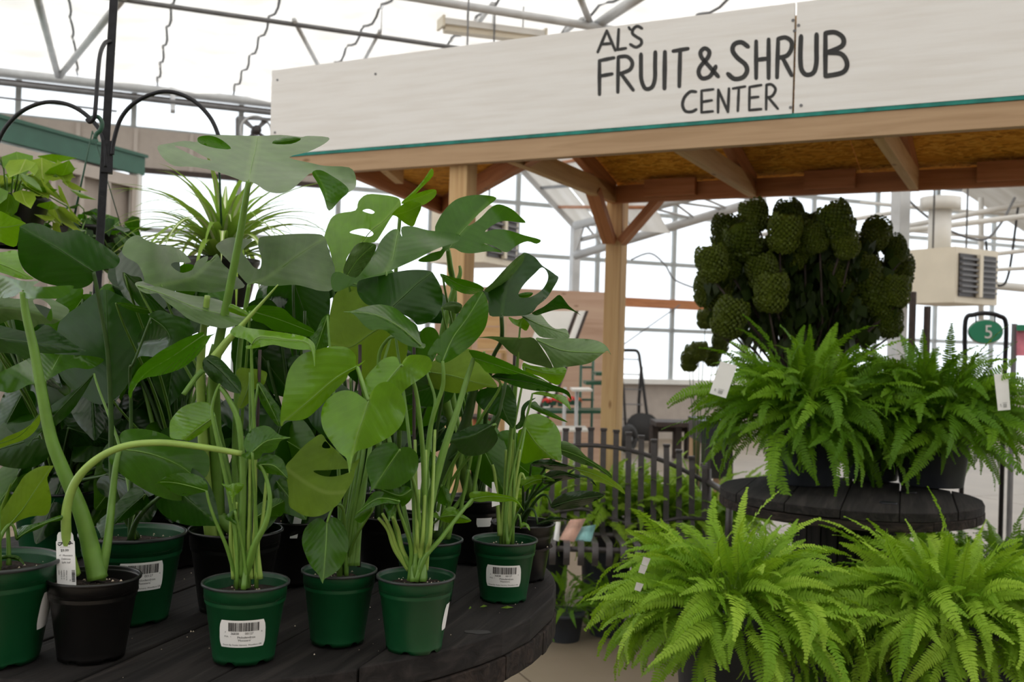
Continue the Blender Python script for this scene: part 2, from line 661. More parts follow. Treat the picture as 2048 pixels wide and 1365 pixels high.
def leaf(parent, out, d, rib=None, dt=0.0, fold=0.015, tilt=0.0, bow=0.0, mat='leaf_mid', holes=(), midrib=True, wave=0.004):
    """a blade traced in the photo, hung at depth d: dt more at the tip, fold bends the sides back,
    tilt turns it about the midrib, bow arches it"""
    if rib is None:
        a = max(out, key=lambda p: max(math.dist(p, q) for q in out))
        b = max(out, key=lambda p: math.dist(p, a))
        c = (sum(p[0] for p in out) / len(out), sum(p[1] for p in out) / len(out))
        rib = [a, c, b]
    poly = spline(out, 3, True)
    hs = [spline(h, 3, True) for h in holes]
    xs = [p[0] for p in poly]
    ys = [p[1] for p in poly]
    st = max(5.0, math.sqrt((max(xs) - min(xs)) * (max(ys) - min(ys))) / 15)
    ribs = spline(rib, 4) if len(rib) > 2 else list(rib)
    W = max(abs(rib_coords(p, ribs)[1]) for p in poly) or 1
    v2, ed = [], []
    for loop in [poly] + hs:
        b = len(v2)
        v2.extend(Vector(p) for p in loop)
        ed.extend((b + i, b + (i + 1) % len(loop)) for i in range(len(loop)))
    rin = [q for q in ribs if inside(q, poly) and not any(inside(q, h) for h in hs) and min(math.hypot(q[0] - w[0], q[1] - w[1]) for w in v2) > 2.0]
    for i, q in enumerate(rin):
        if i == 0 or math.dist(q, rin[i - 1]) > 2.0:
            v2.append(Vector(q))
    nb = len(v2)
    y = min(ys) + st / 2
    row = 0
    while y < max(ys):
        x = min(xs) + (st / 2 if row % 2 else 0)
        while x < max(xs):
            if inside((x, y), poly) and not any(inside((x, y), h) for h in hs):
                if min(math.hypot(x - q[0], y - q[1]) for q in v2[:nb]) > st * 0.4:
                    v2.append(Vector((x, y)))
            x += st
        y += st * 0.87
        row += 1
    rv, re, rf, *_ = delaunay_2d_cdt(v2, ed, [], 0, 1e-4)
    faces = []
    for f in rf:
        c = (sum(rv[i].x for i in f) / len(f), sum(rv[i].y for i in f) / len(f))
        if inside(c, poly) and not any(inside(c, h) for h in hs):
            faces.append(tuple(f))
    ph = random.uniform(0, 6.28)

    def depth(u, s):
        uc = min(max(u, -0.25), 1.25)
        return (d + dt * uc + bow * 4 * uc * (1 - uc) + fold * (0.62 * abs(s) + 0.38 * s * s) + tilt * s + 0.0012 * math.cos(40 * (uc - 0.55 * abs(s))) * min(1, abs(s) * 3)
                + wave * math.sin(8 * uc + ph) * abs(s) + wave * 0.5 * math.sin(14 * uc + 2 * ph) * s * s)
    us = [rib_coords((p.x, p.y), ribs) for p in rv]
    vs = [P(p.x, p.y, depth(u, s / W)) for p, (u, s) in zip(rv, us)]
    o = world_mesh('leaf', vs, faces, mat, parent, True)
    ul = o.data.uv_layers.new(name='leaf')
    for lp in o.data.loops:
        u, s = us[lp.vertex_index]
        ul.data[lp.index].uv = (min(max(u, 0), 1), 0.5 + 0.5 * s / W)
    if midrib:
        pts = [p for p in spline(rib, 5)] if len(rib) > 2 else [rib[0], tuple((a + b) / 2 for a, b in zip(*rib)), rib[1]]
        k = len(pts)
        pts = [p for p in pts if inside(p, poly) or p == pts[0]]
        if len(pts) > 2:
            path = [P(p[0], p[1], depth(i / (k - 1), 0) - 0.0008) for i, p in enumerate(pts)]
            rad = [0.0008 * (1 - 0.75 * i / len(path)) for i in range(len(path))]
            vs, fs = tube_geo(path, rad, 5)
            off = org(parent) + Vector(o.matrix_basis.translation)
            link('midrib', mesh('midrib', [v - off for v in vs], fs, True),
                 'petiole_deep' if mat in ('leaf_deep', 'leaf_gloss') else 'petiole', o)
    return o, P(rib[0][0], rib[0][1], depth(0, 0))


def petiole(parent, pts, r0=0.004, r1=0.002, mat='petiole', name='petiole'):
    """tube through (x, y, depth) photo points, first at the soil"""
    w = [P(*p) if len(p) == 3 and not isinstance(p, Vector) else p for p in pts]
    path = [Vector(q) for q in spline([tuple(v) for v in w], 6)]
    n = len(path)
    return tube(name, path, [r0 + (r1 - r0) * (i / (n - 1)) ** 0.7 for i in range(n)], mat, parent, 8)


def auto_petiole(parent, soil, tip, r0=0.004, r1=0.0018, mat='petiole', bend=0.55):
    soil, tip = Vector(soil), Vector(tip)
    h = max(0.03, tip.z - soil.z)
    a = soil + Vector(((tip.x - soil.x) * 0.10, (tip.y - soil.y) * 0.10, h * bend))
    b = tip + Vector(((soil.x - tip.x) * 0.22, (soil.y - tip.y) * 0.22, -h * 0.22 if tip.z > soil.z + 0.05 else 0.05))
    path = []
    for i in range(15):
        t = i / 14
        path.append(soil * (1 - t) ** 3 + a * 3 * t * (1 - t) ** 2 + b * 3 * t * t * (1 - t) + tip * t ** 3)
    return tube('petiole', path, [r0 + (r1 - r0) * (i / 14) ** 0.6 for i in range(15)], mat, parent, 7)
# ================================================================== the greenhouse
U = Vector((0.929, 0.370, 0)).normalized()
V = Vector((-U.y, U.x, 0))
QW = 12.65                                   # far wall


def G(p, q, z):
    return U * p + V * q + Vector((0, 0, z))


def pq(w):
    return w.dot(U), w.dot(V)


def wall_pt(x, y):
    return hit(x, y, G(0, QW, 0), V)


ground = world_mesh('ground_outside', [(-90, -90, -0.06), (90, -90, -0.06), (90, 90, -0.06), (-90, 90, -0.06)],
                    [(0, 1, 2, 3)], 'gravel')
ground['kind'] = 'structure'
floor = struct('floor')
_sl = mesh('slab', [(sx * 1.496, sy * 1.496, z) for z in (-0.05, 0) for sx, sy in ((-1, -1), (1, -1), (1, 1), (-1, 1))],
           [(4, 5, 6, 7), (0, 3, 2, 1), (0, 1, 5, 4), (1, 2, 6, 5), (2, 3, 7, 6), (3, 0, 4, 7)])
_rot = Matrix((U, V, Vector((0, 0, 1)))).transposed().to_4x4()
for i in range(-5, 8):
    for j in range(-5, 5):
        if j * 3 - 0.4 + 1.5 < QW + 1.6:
            link('slab', _sl, 'concrete', floor, Matrix.Translation(G(i * 3, j * 3 - 0.4, 0)) @ _rot)

CZ = 4.25
ceiling = struct('ceiling')
PW = 0.86
rng = random.Random(3)
for i in range(-16, 19):
    p0 = i * PW
    vs, fs = [], []
    nq = 380
    phs = rng.uniform(-0.3, 0.3)
    for k in range(nq + 1):
        q = -11.0 + (QW + 11.0) * k / nq
        w = 0.035 * math.sin(q * 2 * math.pi / 0.34 + phs) + 0.02 * math.sin(q * 7.3 + i)
        for m in range(5):
            f = m / 4
            vs.append((f * PW - PW / 2, q, w * (0.5 + 0.9 * math.sin(math.pi * f)) - 0.05 * math.sin(math.pi * f)))
        if k:
            b = (k - 1) * 5
            for m in range(4):
                fs.append((b + m, b + m + 1, b + m + 6, b + m + 5))
    link('shade_panel', mesh('shade_panel', vs, fs, True), 'shade_cloth', ceiling, Matrix.Translation(G(p0, 0, CZ)) @ _rot)
    path = []
    for k in range(0, 131):
        q = -5.0 + (QW + 5.0) * k / 130
        path.append(G(p0 + PW / 2 + 0.012 * math.sin(q * 9 + i), q, CZ - 0.03 + 0.03 * math.sin(q * 2 * math.pi / 0.68 + i)))
    tube('support_cable', path, 0.013, 'steel_dark', ceiling, 5)
# pipes under the curtain
for (x, y, z, r, m) in ((700, 65, 4.08, 0.022, 'steel_dark'), (1030, 28, 4.05, 0.035, 'steel')):
    q = pq(at_z(x, y, z))[1]
    tube('purlin', [G(-10, q, z), G(14, q, z)], r, m, ceiling, 10)
for (a, b, r) in (((60, -60), (116, 152), 0.035), ((255, -15), (120, 152), 0.035), ((588, 40), (637, 132), 0.022),
                  ((760, 62), (730, 118), 0.018), ((1150, -30), (1182, 50), 0.03), ((1330, -40), (1190, 52), 0.045),
                  ((985, 8), (955, 48), 0.022), ((1165, 38), (1132, 62), 0.022)):
    tube('brace', [at_z(*a, 4.10), at_z(*b, 4.10)], r, 'steel', ceiling, 8)
for x, y0, y1 in ((762, -20, 72), (985, 30, 62)):
    w = at_z(x, y1, 4.0)
    tube('hanger_wire', [w, w + Vector((0, 0, 0.25))], 0.004, 'steel_dark', ceiling, 5)
qe = QW - 0.12
tube('eave_pipe', [G(-10, qe, 4.13), G(15, qe, 4.13)], 0.055, 'steel', ceiling, 12)
tube('eave_pipe', [G(-10, qe - 0.16, 3.98), G(15, qe - 0.16, 3.98)], 0.03, 'steel_dark', ceiling, 10)
board('gutter_board', G(-10, qe - 0.05, 4.02), G(15, qe - 0.05, 4.02), 0.05, 0.06, 'dark_brown', ceiling)
for p in (-9.0, -6.6, -4.2, -1.8, 0.6, 3.0):
    board('eave_bracket', G(p, qe - 0.2, 3.86), G(p, qe, 4.2), 0.05, 0.06, 'steel', ceiling)

# far wall of panes
wall = struct('wall_far')
zs = wall_pt(1345, 764).z
z1 = wall_pt(1345, 662).z
z2 = wall_pt(1345, 530).z
p_mul = pq(wall_pt(1345, 600))[0]
p_band = pq(wall_pt(640, 300))[0]
rows = [zs, z1, z2, 3.2, 3.68, 4.2]
NB = range(-12, 9)
SP = 1.22
for k in NB:
    p = p_mul + k * SP
    board('mullion', G(p, QW, zs), G(p, QW, 4.2), 0.06, 0.05, 'mullion', wall, up=V)
for z in rows[:-1]:
    board('transom', G(p_mul - 12 * SP, QW, z), G(p_mul + 8 * SP, QW, z), 0.05, 0.055, 'mullion', wall)
for k in NB:
    if k == 8:
        continue
    for r in range(5):
        p = p_mul + k * SP
        if p < p_band and r == 3:
            continue
        a, b = rows[r] + 0.028, rows[r + 1] - 0.028
        q = QW + 0.01
        world_mesh('pane', [G(p + 0.03, q, a), G(p + SP - 0.03, q, a), G(p + SP - 0.03, q, b), G(p + 0.03, q, b)],
                   [(0, 1, 2, 3)], 'glazing', wall)
board('wall_base', G(p_mul - 12 * SP, QW + 0.05, zs / 2), G(p_mul + 8 * SP, QW + 0.05, zs / 2), 0.12, zs, 'tan_siding', wall)
board('sill', G(p_mul - 12 * SP, QW - 0.05, zs), G(p_mul + 8 * SP, QW - 0.05, zs), 0.16, 0.07, 'white_metal', wall)
pa = pq(wall_pt(1180, 600))[0]
board('wooden_rail', G(pa, QW - 0.1, wall_pt(1345, 610).z), G(pa + 3.4, QW - 0.1, wall_pt(1345, 610).z), 0.05, 0.13, 'fir_red', wall)
# tan band under the clerestory
board('fascia_band', G(p_mul - 12 * SP, QW - 0.02, 3.44), G(p_band, QW - 0.02, 3.44), 0.08, 0.48, 'tan_siding', wall)
board('fascia_cap', G(p_mul - 12 * SP, QW - 0.08, 3.19), G(p_band, QW - 0.08, 3.19), 0.05, 0.06, 'dark_brown', wall)
for k in range(12):
    p = p_band - 0.3 - k * 0.62
    board('batten', G(p, QW - 0.07, 3.22), G(p, QW - 0.07, 3.67), 0.045, 0.02, 'tan_trim', wall, up=V)
# cable run along the clerestory
tube('cable', [G(-9, QW - 0.3, 3.86), G(-6, QW - 0.3, 3.80), G(-3, QW - 0.3, 3.84), G(0, QW - 0.3, 3.8)], 0.012, 'steel_dark', wall, 5)

# unseen solid wall added behind the viewer to cut the front light
wall_b = struct('wall_back_added')
board('siding', G(-15, -9.5, 2.1), G(18, -9.5, 2.1), 0.12, 4.2, 'tan_siding', wall_b)
for k in range(28):
    p = -14.5 + k * 1.2
    board('batten', G(p, -9.42, 0), G(p, -9.42, 4.2), 0.06, 0.03, 'tan_trim', wall_b, up=V)
# shed with a green roof edge on the left
sh0, sh1 = at_z(-60, 232, 2.95), at_z(262, 318, 2.95)
sh0.z = sh1.z = 0
shed = thing('garden_shed', (sh1.x, sh1.y, 0), 'tan board and batten shed with a green metal roof edge behind the hanging baskets', 'shed')
dv = (sh1 - sh0).normalized()
nv = Vector((-dv.y, dv.x, 0))
ZW = Vector((0, 0, 1))
back = nv * 1.6
slab('wall', [sh0, sh1, sh1 + ZW * 2.78, sh0 + ZW * 2.78], -0.06, 'tan_siding', shed)
slab('wall', [sh1, sh1 + back, sh1 + back + ZW * 2.78, sh1 + ZW * 2.78], 0.06, 'tan_siding', shed)
slab('roof_edge', [sh0 + ZW * 2.80 - nv * 0.10, sh1 + ZW * 2.80 - nv * 0.10 + dv * 0.08, sh1 + ZW * 2.97 - nv * 0.10 + dv * 0.08, sh0 + ZW * 2.97 - nv * 0.10], -0.05, 'roof_green', shed)
slab('roof', [sh0 + ZW * 2.97 - nv * 0.12, sh1 + ZW * 2.97 - nv * 0.12 + dv * 0.1, sh1 + back + ZW * 3.02 + dv * 0.1, sh0 + back + ZW * 3.02], 0.03, 'roof_green', shed)
L_ = (sh1 - sh0).length
for k in range(6):
    f = sh0 + dv * (0.12 + k * (L_ - 0.16) / 5)
    board('batten', f - nv * 0.075, f - nv * 0.075 + ZW * 2.78, 0.05, 0.022, 'tan_trim', shed, up=nv)
board('soffit_trim', sh0 - nv * 0.08 + ZW * 2.72, sh1 - nv * 0.08 + ZW * 2.72, 0.03, 0.11, 'tan_trim', shed)
board('corner_trim', sh1 - nv * 0.05 + dv * 0.02, sh1 - nv * 0.05 + dv * 0.02 + ZW * 2.8, 0.09, 0.09, 'white_metal', shed)

# right-hand bay: sloping roof, column, trusses seen past the kiosk
bay = struct('trim_1')
A0, A1, A2, A3 = P(1010, 300, 12.2), P(1152, 452, 12.2), P(1345, 470, 9.4), P(1215, 250, 9.4)
for i in range(4):
    for j in range(3):
        def bl(u, v):
            return (A0 * (1 - u) + A1 * u) * (1 - v) + (A3 * (1 - u) + A2 * u) * v
        q4 = [bl(i / 4 + .01, j / 3 + .01), bl((i + 1) / 4 - .01, j / 3 + .01), bl((i + 1) / 4 - .01, (j + 1) / 3 - .01), bl(i / 4 + .01, (j + 1) / 3 - .01)]
        world_mesh('roof_panel', q4, [(0, 1, 2, 3)], 'shade_cloth', bay)
    tube('roof_purlin', [bl(i / 4, 0), bl(i / 4, 1)], 0.02, 'fir_red' if i % 2 else 'steel_dark', bay, 6)
board('rake_beam', A0, A1, 0.08, 0.10, 'steel', bay)
board('gutter_column', Vector((A1.x, A1.y, 0)), A1 + Vector((0, 0, 0.05)), 0.10, 0.10, 'steel', bay, up=V)
for a, b, r in (((1150, 512, 11.5), (1530, 398, 10.2), 0.05), ((1150, 452, 11.5), (1420, 385, 10.2), 0.05),
                ((1160, 480, 11.5), (1200, 470, 11.3), 0.03)):
    tube('truss_chord', [P(*a), P(*b)], r, 'steel', bay, 8)
for k in range(7):
    f = k / 6
    a = P(1150, 512, 11.5).lerp(P(1530, 398, 10.2), f)
    b = P(1150, 452, 11.5).lerp(P(1420, 385, 10.2), min(1, f + 0.08))
    tube('truss_web', [a, b], 0.014, 'steel', bay, 6)
    if k < 6:
        tube('truss_web', [b, P(1150, 512, 11.5).lerp(P(1530, 398, 10.2), f + 1 / 6)], 0.014, 'steel', bay, 6)
c0 = P(1795, 640, 8.6)
board('column', Vector((c0.x, c0.y, 0)), Vector((c0.x, c0.y, 4.2)), 0.11, 0.11, 'steel', bay, up=V)
for a, b, r in (((1500, 500, 9.6), (2120, 424, 8.4), 0.026), ((1700, 540, 9.2), (2120, 494, 8.4), 0.020),
                ((1835, 548, 9.3), (2120, 533, 8.6), 0.018), ((1842, 547, 9.3), (1965, 562, 8.9), 0.016),
                ((1800, 455, 10.5), (2120, 395, 9.6), 0.030), ((1720, 405, 10.6), (2100, 436, 10.0), 0.016),
                ((1800, 460, 10.6), (2100, 486, 10.2), 0.018), ((1965, 569, 9.5), (2120, 583, 9.2), 0.04),
                ((1520, 470, 10.8), (1790, 425, 10.0), 0.024), ((1962, 640, 11), (1962, 395, 11), 0.03)):
    tube('pipe', [P(*a), P(*b)], r, 'white_metal', bay, 8)
slab('roof_slope', [P(1925, 380, 12), P(2110, 500, 12), P(2180, 420, 9), P(2010, 310, 9)], 0.02, 'shade_cloth', bay)
tube('power_cable', [P(*p) for p in spline([(1815, 398, 9), (1850, 430, 9), (1900, 462, 9), (1965, 480, 9), (2000, 450, 9), (2030, 395, 9)], 6)], 0.012, 'steel_dark', bay, 5)
tube('power_cable', [P(*p) for p in spline([(1972, 482, 9), (1980, 550, 9), (2000, 572, 9), (2018, 545, 9), (2036, 415, 9)], 6)], 0.011, 'rubber', bay, 5)
tube('power_cable', [P(*p) for p in spline([(1262, 520, 9.5), (1300, 507, 9.5), (1330, 530, 9.5), (1350, 560, 9.5), (1400, 580, 9.5)], 6)], 0.008, 'steel_dark', bay, 5)
tube('power_cable', [P(1225, 705, 10), P(1360, 610, 10)], 0.006, 'steel_dark', bay, 5)


# strip light under the curtain
def strip_light():
    a, b = at_z(882, 46, 3.95), at_z(1085, 72, 3.95)
    t = thing('strip_light', tuple((a + b) / 2), 'long white fluorescent strip light hanging under the shade curtain above the sign', 'light')
    board('housing', a, b, 0.16, 0.05, 'white_metal', t)
    board('reflector', a - ZW * 0.045 + U * 0.03, b - ZW * 0.045 - U * 0.03, 0.10, 0.05, 'cream_metal', t)
    for e in (a, b):
        board('end_cap', e - V * 0.085 + ZW * 0.0, e + V * 0.085, 0.02, 0.09, 'cream_metal', t)
    for f in (0.25, 0.8):
        e = a.lerp(b, f)
        tube('hanger', [e, e + ZW * 0.32], 0.006, 'steel_dark', t, 5)


strip_light()


def heater(x, y, d, w, h, dep, label, flue, ang):
    c = P(x, y, d)
    t = thing('unit_heater', tuple(c), label, 'heater')
    f = -V                                   # faces the camera side
    sd = U
    ca, sa = math.cos(ang), math.sin(ang)
    sd, f = U * ca + V * -sa * -1, -V * ca + U * sa
    sd = Vector((f.y * -1, f.x, 0))
    o = c
    def bx(n, u0, u1, v0, v1, z0, z1, m):
        pts = [o + sd * u + f * v + ZW * z for u in (u0, u1) for v in (v0, v1) for z in (z0, z1)]
        return world_mesh(n, pts, BOXF, m, t)
    bx('body', -w / 2, w / 2, -dep / 2, dep / 2, -h / 2, h / 2, 'cream_metal')
    bx('grille', -w / 2 + .04, w / 2 - .04, dep / 2, dep / 2 + .012, -h / 2 + .05, h / 2 - .05, 'louver')
    for k in range(7):
        z = -h / 2 + .09 + k * (h - .18) / 6
        bx('slat', -w / 2 + .05, w / 2 - .05, dep / 2 + .012, dep / 2 + .035, z - .008, z + .008, 'steel_dark')
    bx('grille_post', -0.02, 0.02, dep / 2 + .012, dep / 2 + .045, -h / 2 + .05, h / 2 - .05, 'cream_metal')
    for u in (-w / 2 + .06, w / 2 - .06):
        p0 = o + sd * u + ZW * (h / 2)
        tube('hanger_rod', [p0, p0 + ZW * (4.15 - p0.z)], 0.008, 'steel_dark', t, 5)
    if flue:
        p0 = o + ZW * (h / 2) - f * dep * .2
        tube('flue', [p0, p0 + ZW * .35], 0.09, 'white_metal', t, 12)
        tube('flue_cap', [p0 + ZW * .35, p0 + ZW * .45], 0.16, 'white_metal', t, 14)


heater(1898, 556, 8.3, 0.55, 0.44, 0.50, 'cream unit heater with dark grille hanging at right behind the hydrangea', True, .16)
heater(950, 475, 8.3, 0.55, 0.46, 0.50, 'cream unit heater with dark grille half hidden behind the monstera leaves', False, .7)

# wall fan near the sign's left end
fan = thing('wall_fan', tuple(P(512, 252, 10.5)), 'dark round ventilation fan in a square frame beside the left end of the sign', 'fan')
fc = P(512, 262, 10.5)
for a, b in (((474, 236), (474, 300)), ((474, 236), (560, 240)), ((560, 240), (560, 302)), ((474, 300), (560, 302))):
    board('frame', P(*a, 10.5), P(*b, 10.5), 0.03, 0.03, 'steel_dark', fan, up=V)
tube('ring', [fc + U * (.155 * math.cos(k * .2618)) + ZW * (.155 * math.sin(k * .2618)) for k in range(25)], 0.012, 'steel', fan, 6)
tube('motor', [fc - V * .07, fc + V * .07], 0.05, 'louver', fan, 12)
for k in range(4):
    a = k * math.pi / 2 + .5
    e = U * math.cos(a) + ZW * math.sin(a)
    n_ = U * -math.sin(a) + ZW * math.cos(a)
    slab('blade', [fc + e * .04, fc + e * .14 + n_ * .03, fc + e * .145 + n_ * .1, fc + e * .04 + n_ * .04], 0.004, 'steel_dark', fan)

# ================================================================== the kiosk with the sign
aT = -(P(-2832, 593, 1) - CAM)
aT.z = 0
aT.normalize()
bT = Vector((-aT.y, aT.x, 0))
E0 = P(549, 230, 4.8)
E0.z = 0


def K(t, s, z):
    return E0 + aT * t + bT * s + Vector((0, 0, z))


def on_sign(x, y, s=0.0):
    w = hit(x, y, E0 + bT * s, bT)
    return (w - E0).dot(aT), w.z


t_j, _ = on_sign(1592, 120)
_, z_top = on_sign(552, 144)
_, z_bb = on_sign(1400, 298)
_, z_sb = on_sign(1400, 245)
print('KIOSK', t_j, z_top, z_bb, z_sb, [round(on_sign(*q)[1], 3) for q in ((1590, 4), (720, 300), (2040, 192), (690, 347), (2040, 252))])
LEN = 2 * t_j
kiosk = thing('market_kiosk', tuple(K(t_j, 0.6, 0)), 'timber framed market kiosk with a white hand-lettered sign and strand board roof', 'kiosk')
panels = []
for t0, t1 in ((0.0, t_j - 0.004), (t_j + 0.004, LEN)):
    o = board('sign_panel', K(t0, -0.02, (z_sb + z_top) / 2), K(t1, -0.02, (z_sb + z_top) / 2), 0.014, z_top - z_sb, 'white_ply', kiosk)
    panels.append(o)
board('edge_strip', K(0.05, 0.0, z_sb - 0.006), K(LEN, 0.0, z_sb - 0.006), 0.05, 0.016, 'teal_edge', kiosk)
board('front_beam', K(0.05, 0.0, (z_bb + z_sb - 0.014) / 2), K(LEN, 0.0, (z_bb + z_sb - 0.014) / 2), 0.040, z_sb - 0.014 - z_bb, 'fir_pale', kiosk, bev=0.003)
board('upper_rail', K(0.05, 0.03, z_top - 0.08), K(LEN, 0.03, z_top - 0.08), 0.04, 0.09, 'fir', kiosk)


def crop_px(p):
    return 1150 + p[0] / 3.4133, 20 + p[1] / 3.4133


letters = [
    ('a', 0, 22, [[(160, 292), (222, 145)], [(222, 145), (280, 280)], [(187, 238), (258, 232)]]),
    ('l', 0, 22, [[(303, 135), (295, 275)], [(295, 275), (352, 265)]]),
    ('apostrophe', 0, 20, [[(372, 122), (382, 138)]]),
    ('s', 0, 22, [[(462, 130), (430, 115), (402, 135), (398, 165), (425, 188), (455, 208), (455, 238), (420, 258), (382, 238)]]),
    ('f', 0, 27, [[(172, 350), (172, 580)], [(172, 350), (270, 330)], [(175, 455), (258, 440)]]),
    ('r', 0, 27, [[(300, 325), (297, 565)], [(300, 325), (360, 322), (395, 360), (380, 410), (310, 440)], [(320, 440), (402, 550)]]),
    ('u', 0, 29, [[(455, 305), (455, 400), (458, 480), (485, 540), (530, 530), (550, 470), (551, 380), (553, 290)]]),
    ('i', 0, 33, [[(618, 290), (615, 540)]]),
    ('t', 0, 30, [[(675, 285), (775, 268)], [(722, 280), (716, 525)]]),
    ('ampersand', 0, 30, [[(982, 458), (930, 400), (870, 330), (862, 290), (890, 266), (920, 288), (910, 330), (860, 390), (848, 435), (872, 470), (920, 460), (950, 420), (965, 388)]]),
    ('s', 0, 33, [[(1185, 255), (1140, 225), (1092, 238), (1080, 282), (1112, 330), (1165, 375), (1178, 420), (1150, 463), (1092, 474), (1048, 440)]]),
    ('h', 0, 31, [[(1240, 218), (1240, 470)], [(1325, 205), (1325, 470)], [(1240, 345), (1325, 335)]]),
    ('r', 0, 31, [[(1390, 200), (1382, 465)], [(1390, 202), (1440, 192), (1480, 220), (1480, 270), (1450, 315), (1395, 330)], [(1420, 330), (1482, 450)]]),
    ('u', 1, 33, [[(1546, 182), (1542, 270), (1542, 350), (1550, 412), (1582, 446), (1630, 432), (1650, 370), (1651, 270), (1652, 170)]]),
    ('b', 1, 34, [[(1712, 165), (1712, 455)], [(1712, 162), (1780, 158), (1832, 195), (1825, 250), (1725, 295)], [(1725, 295), (1820, 305), (1860, 370), (1830, 430), (1712, 456)]]),
    ('c', 0, 22, [[(830, 562), (790, 562), (752, 600), (738, 650), (757, 693), (800, 698), (832, 682)]]),
    ('e', 0, 20, [[(868, 555), (868, 703)], [(868, 555), (948, 545)], [(868, 632), (938, 620)], [(868, 703), (945, 695)]]),
    ('n', 0, 21, [[(980, 703), (982, 548)], [(982, 548), (1048, 700)], [(1048, 700), (1055, 540)]]),
    ('t', 0, 20, [[(1082, 540), (1165, 526)], [(1122, 535), (1115, 693)]]),
    ('e', 0, 20, [[(1195, 530), (1193, 688)], [(1195, 530), (1275, 516)], [(1195, 603), (1255, 597)], [(1193, 688), (1275, 680)]]),
    ('r', 0, 20, [[(1310, 515), (1308, 683)], [(1310, 515), (1345, 513), (1372, 545), (1350, 590), (1312, 603)], [(1325, 603), (1388, 678)]]),
]
for nm, pn, wd, strokes in letters:
    po = panels[pn]
    Mi = (Matrix.Translation(org(kiosk)) @ po.matrix_basis).inverted()
    vs3, fs = [], []
    for si, st in enumerate(strokes):
        out = ([], [])
        ribbon2d([crop_px(p) for p in st], wd / 3.4133, out)
        b = len(vs3)
        for v in out[0]:
            t, z = on_sign(*v, s=-0.02)
            vs3.append(Mi @ K(t, -0.0275 - 0.0003 * (si + 1), z))
        fs.extend(tuple(i + b for i in f) for f in out[1])
    link('letter', mesh('letter', vs3, fs), 'sign_paint_black', po)
for pn, lst in ((0, [(1587, 42), (1590, 63), (1582, 216), (753, 149), (557, 161), (552, 266)]), (1, [(1598, 52), (1603, 212)])):
    po = panels[pn]
    Mi = (Matrix.Translation(org(kiosk)) @ po.matrix_basis).inverted()
    for q in lst:
        t, z = on_sign(*q, s=-0.02)
        w = K(t, -0.027, z)
        vs, fs = tube_geo([w, w - bT * 0.002], 0.006, 8)
        link('screw', mesh('screw', [Mi @ v for v in vs], fs), 'steel_dark', po)

S_R = 1.2                                     # rear header


def t_at(x, s):
    """kiosk t of photo column x in the vertical plane at depth s, near the roof"""
    w = hit(x, 380, E0 + bT * s, bT)
    return (w - E0).dot(aT)


z_h = z_bb - 0.01
tA, tB = t_at(922, 0.05), t_at(1232, S_R)
post_w = 0.089
board('post', K(tA, 0.066, 0), K(tA, 0.066, z_bb + 0.3), post_w, post_w, 'fir', kiosk, up=bT, bev=0.004)
board('post', K(tB, S_R + .03, 0), K(tB, S_R + .03, z_h + 0.09), post_w, post_w, 'fir', kiosk, up=bT, bev=0.004)
board('post', K(LEN - .3, 0.066, 0), K(LEN - .3, 0.066, z_bb + 0.3), post_w, post_w, 'fir', kiosk, up=bT, bev=0.004)
board('post', K(LEN - .3, S_R + .03, 0), K(LEN - .3, S_R + .03, z_h + 0.09), post_w, post_w, 'fir', kiosk, up=bT, bev=0.004)
board('rear_header', K(tB, S_R - .03, z_h + 0.045), K(LEN, S_R - .03, z_h + 0.045), 0.038, 0.089, 'fir_red', kiosk)
for x0, x1 in ((1300, 1400), (1615, 1715), (1955, 2080)):
    board('splice_block', K(t_at(x0, S_R), S_R - .07, z_h + 0.062), K(t_at(x1, S_R), S_R - .07, z_h + 0.062), 0.038, 0.085, 'fir_red', kiosk)
# rafters with the sloping strand board above
zf, zr = z_top - 0.10, z_h + 0.10


def slope(s):
    return zf + (zr - zf) * (s - 0.05) / (S_R - 0.05)


def roof(name, pts, parent):
    q = [K(t, s, slope(s) + 0.004) for t, s in pts]
    # local frame so the chips lie in the board
    x = aT
    n = (q[1] - q[0]).cross(q[2] - q[0]).normalized()
    y = n.cross(x)
    R = Matrix((x, y, n)).transposed().to_4x4()
    c = sum(q, Vector()) / len(q)
    Ri = R.inverted()
    lo = [Ri @ (v - c) for v in q]
    k = len(lo)
    vs = lo + [v + Vector((0, 0, 0.012)) for v in lo]
    fs = [tuple(range(k))[::-1], tuple(range(k, 2 * k))] + [(i, (i + 1) % k, k + (i + 1) % k, k + i) for i in range(k)]
    return link(name, mesh(name, vs, fs), 'osb', parent, Matrix.Translation(c - org(parent)) @ R)


t_first = tB + 0.0
for t0, t1 in ((t_first, t_first + 1.22), (t_first + 1.223, t_first + 2.44), (t_first + 2.443, LEN)):
    roof('roof_board', [(t0, 0.03), (t1, 0.03), (t1, S_R + .12), (t0, S_R + .12)], kiosk)
for t in (tB, t_at(1510, S_R), t_at(1830, S_R), t_at(1830, S_R) + 0.72, t_at(1830, S_R) + 1.4):
    board('rafter', K(t, 0.03, z_bb + 0.045), K(t, S_R, z_bb + 0.035), 0.038, 0.089, 'fir', kiosk)
    board('rafter', K(t, 0.04, slope(0.04) - 0.05), K(t, S_R - .05, slope(S_R - .05) - 0.05), 0.038, 0.085, 'fir_red', kiosk)
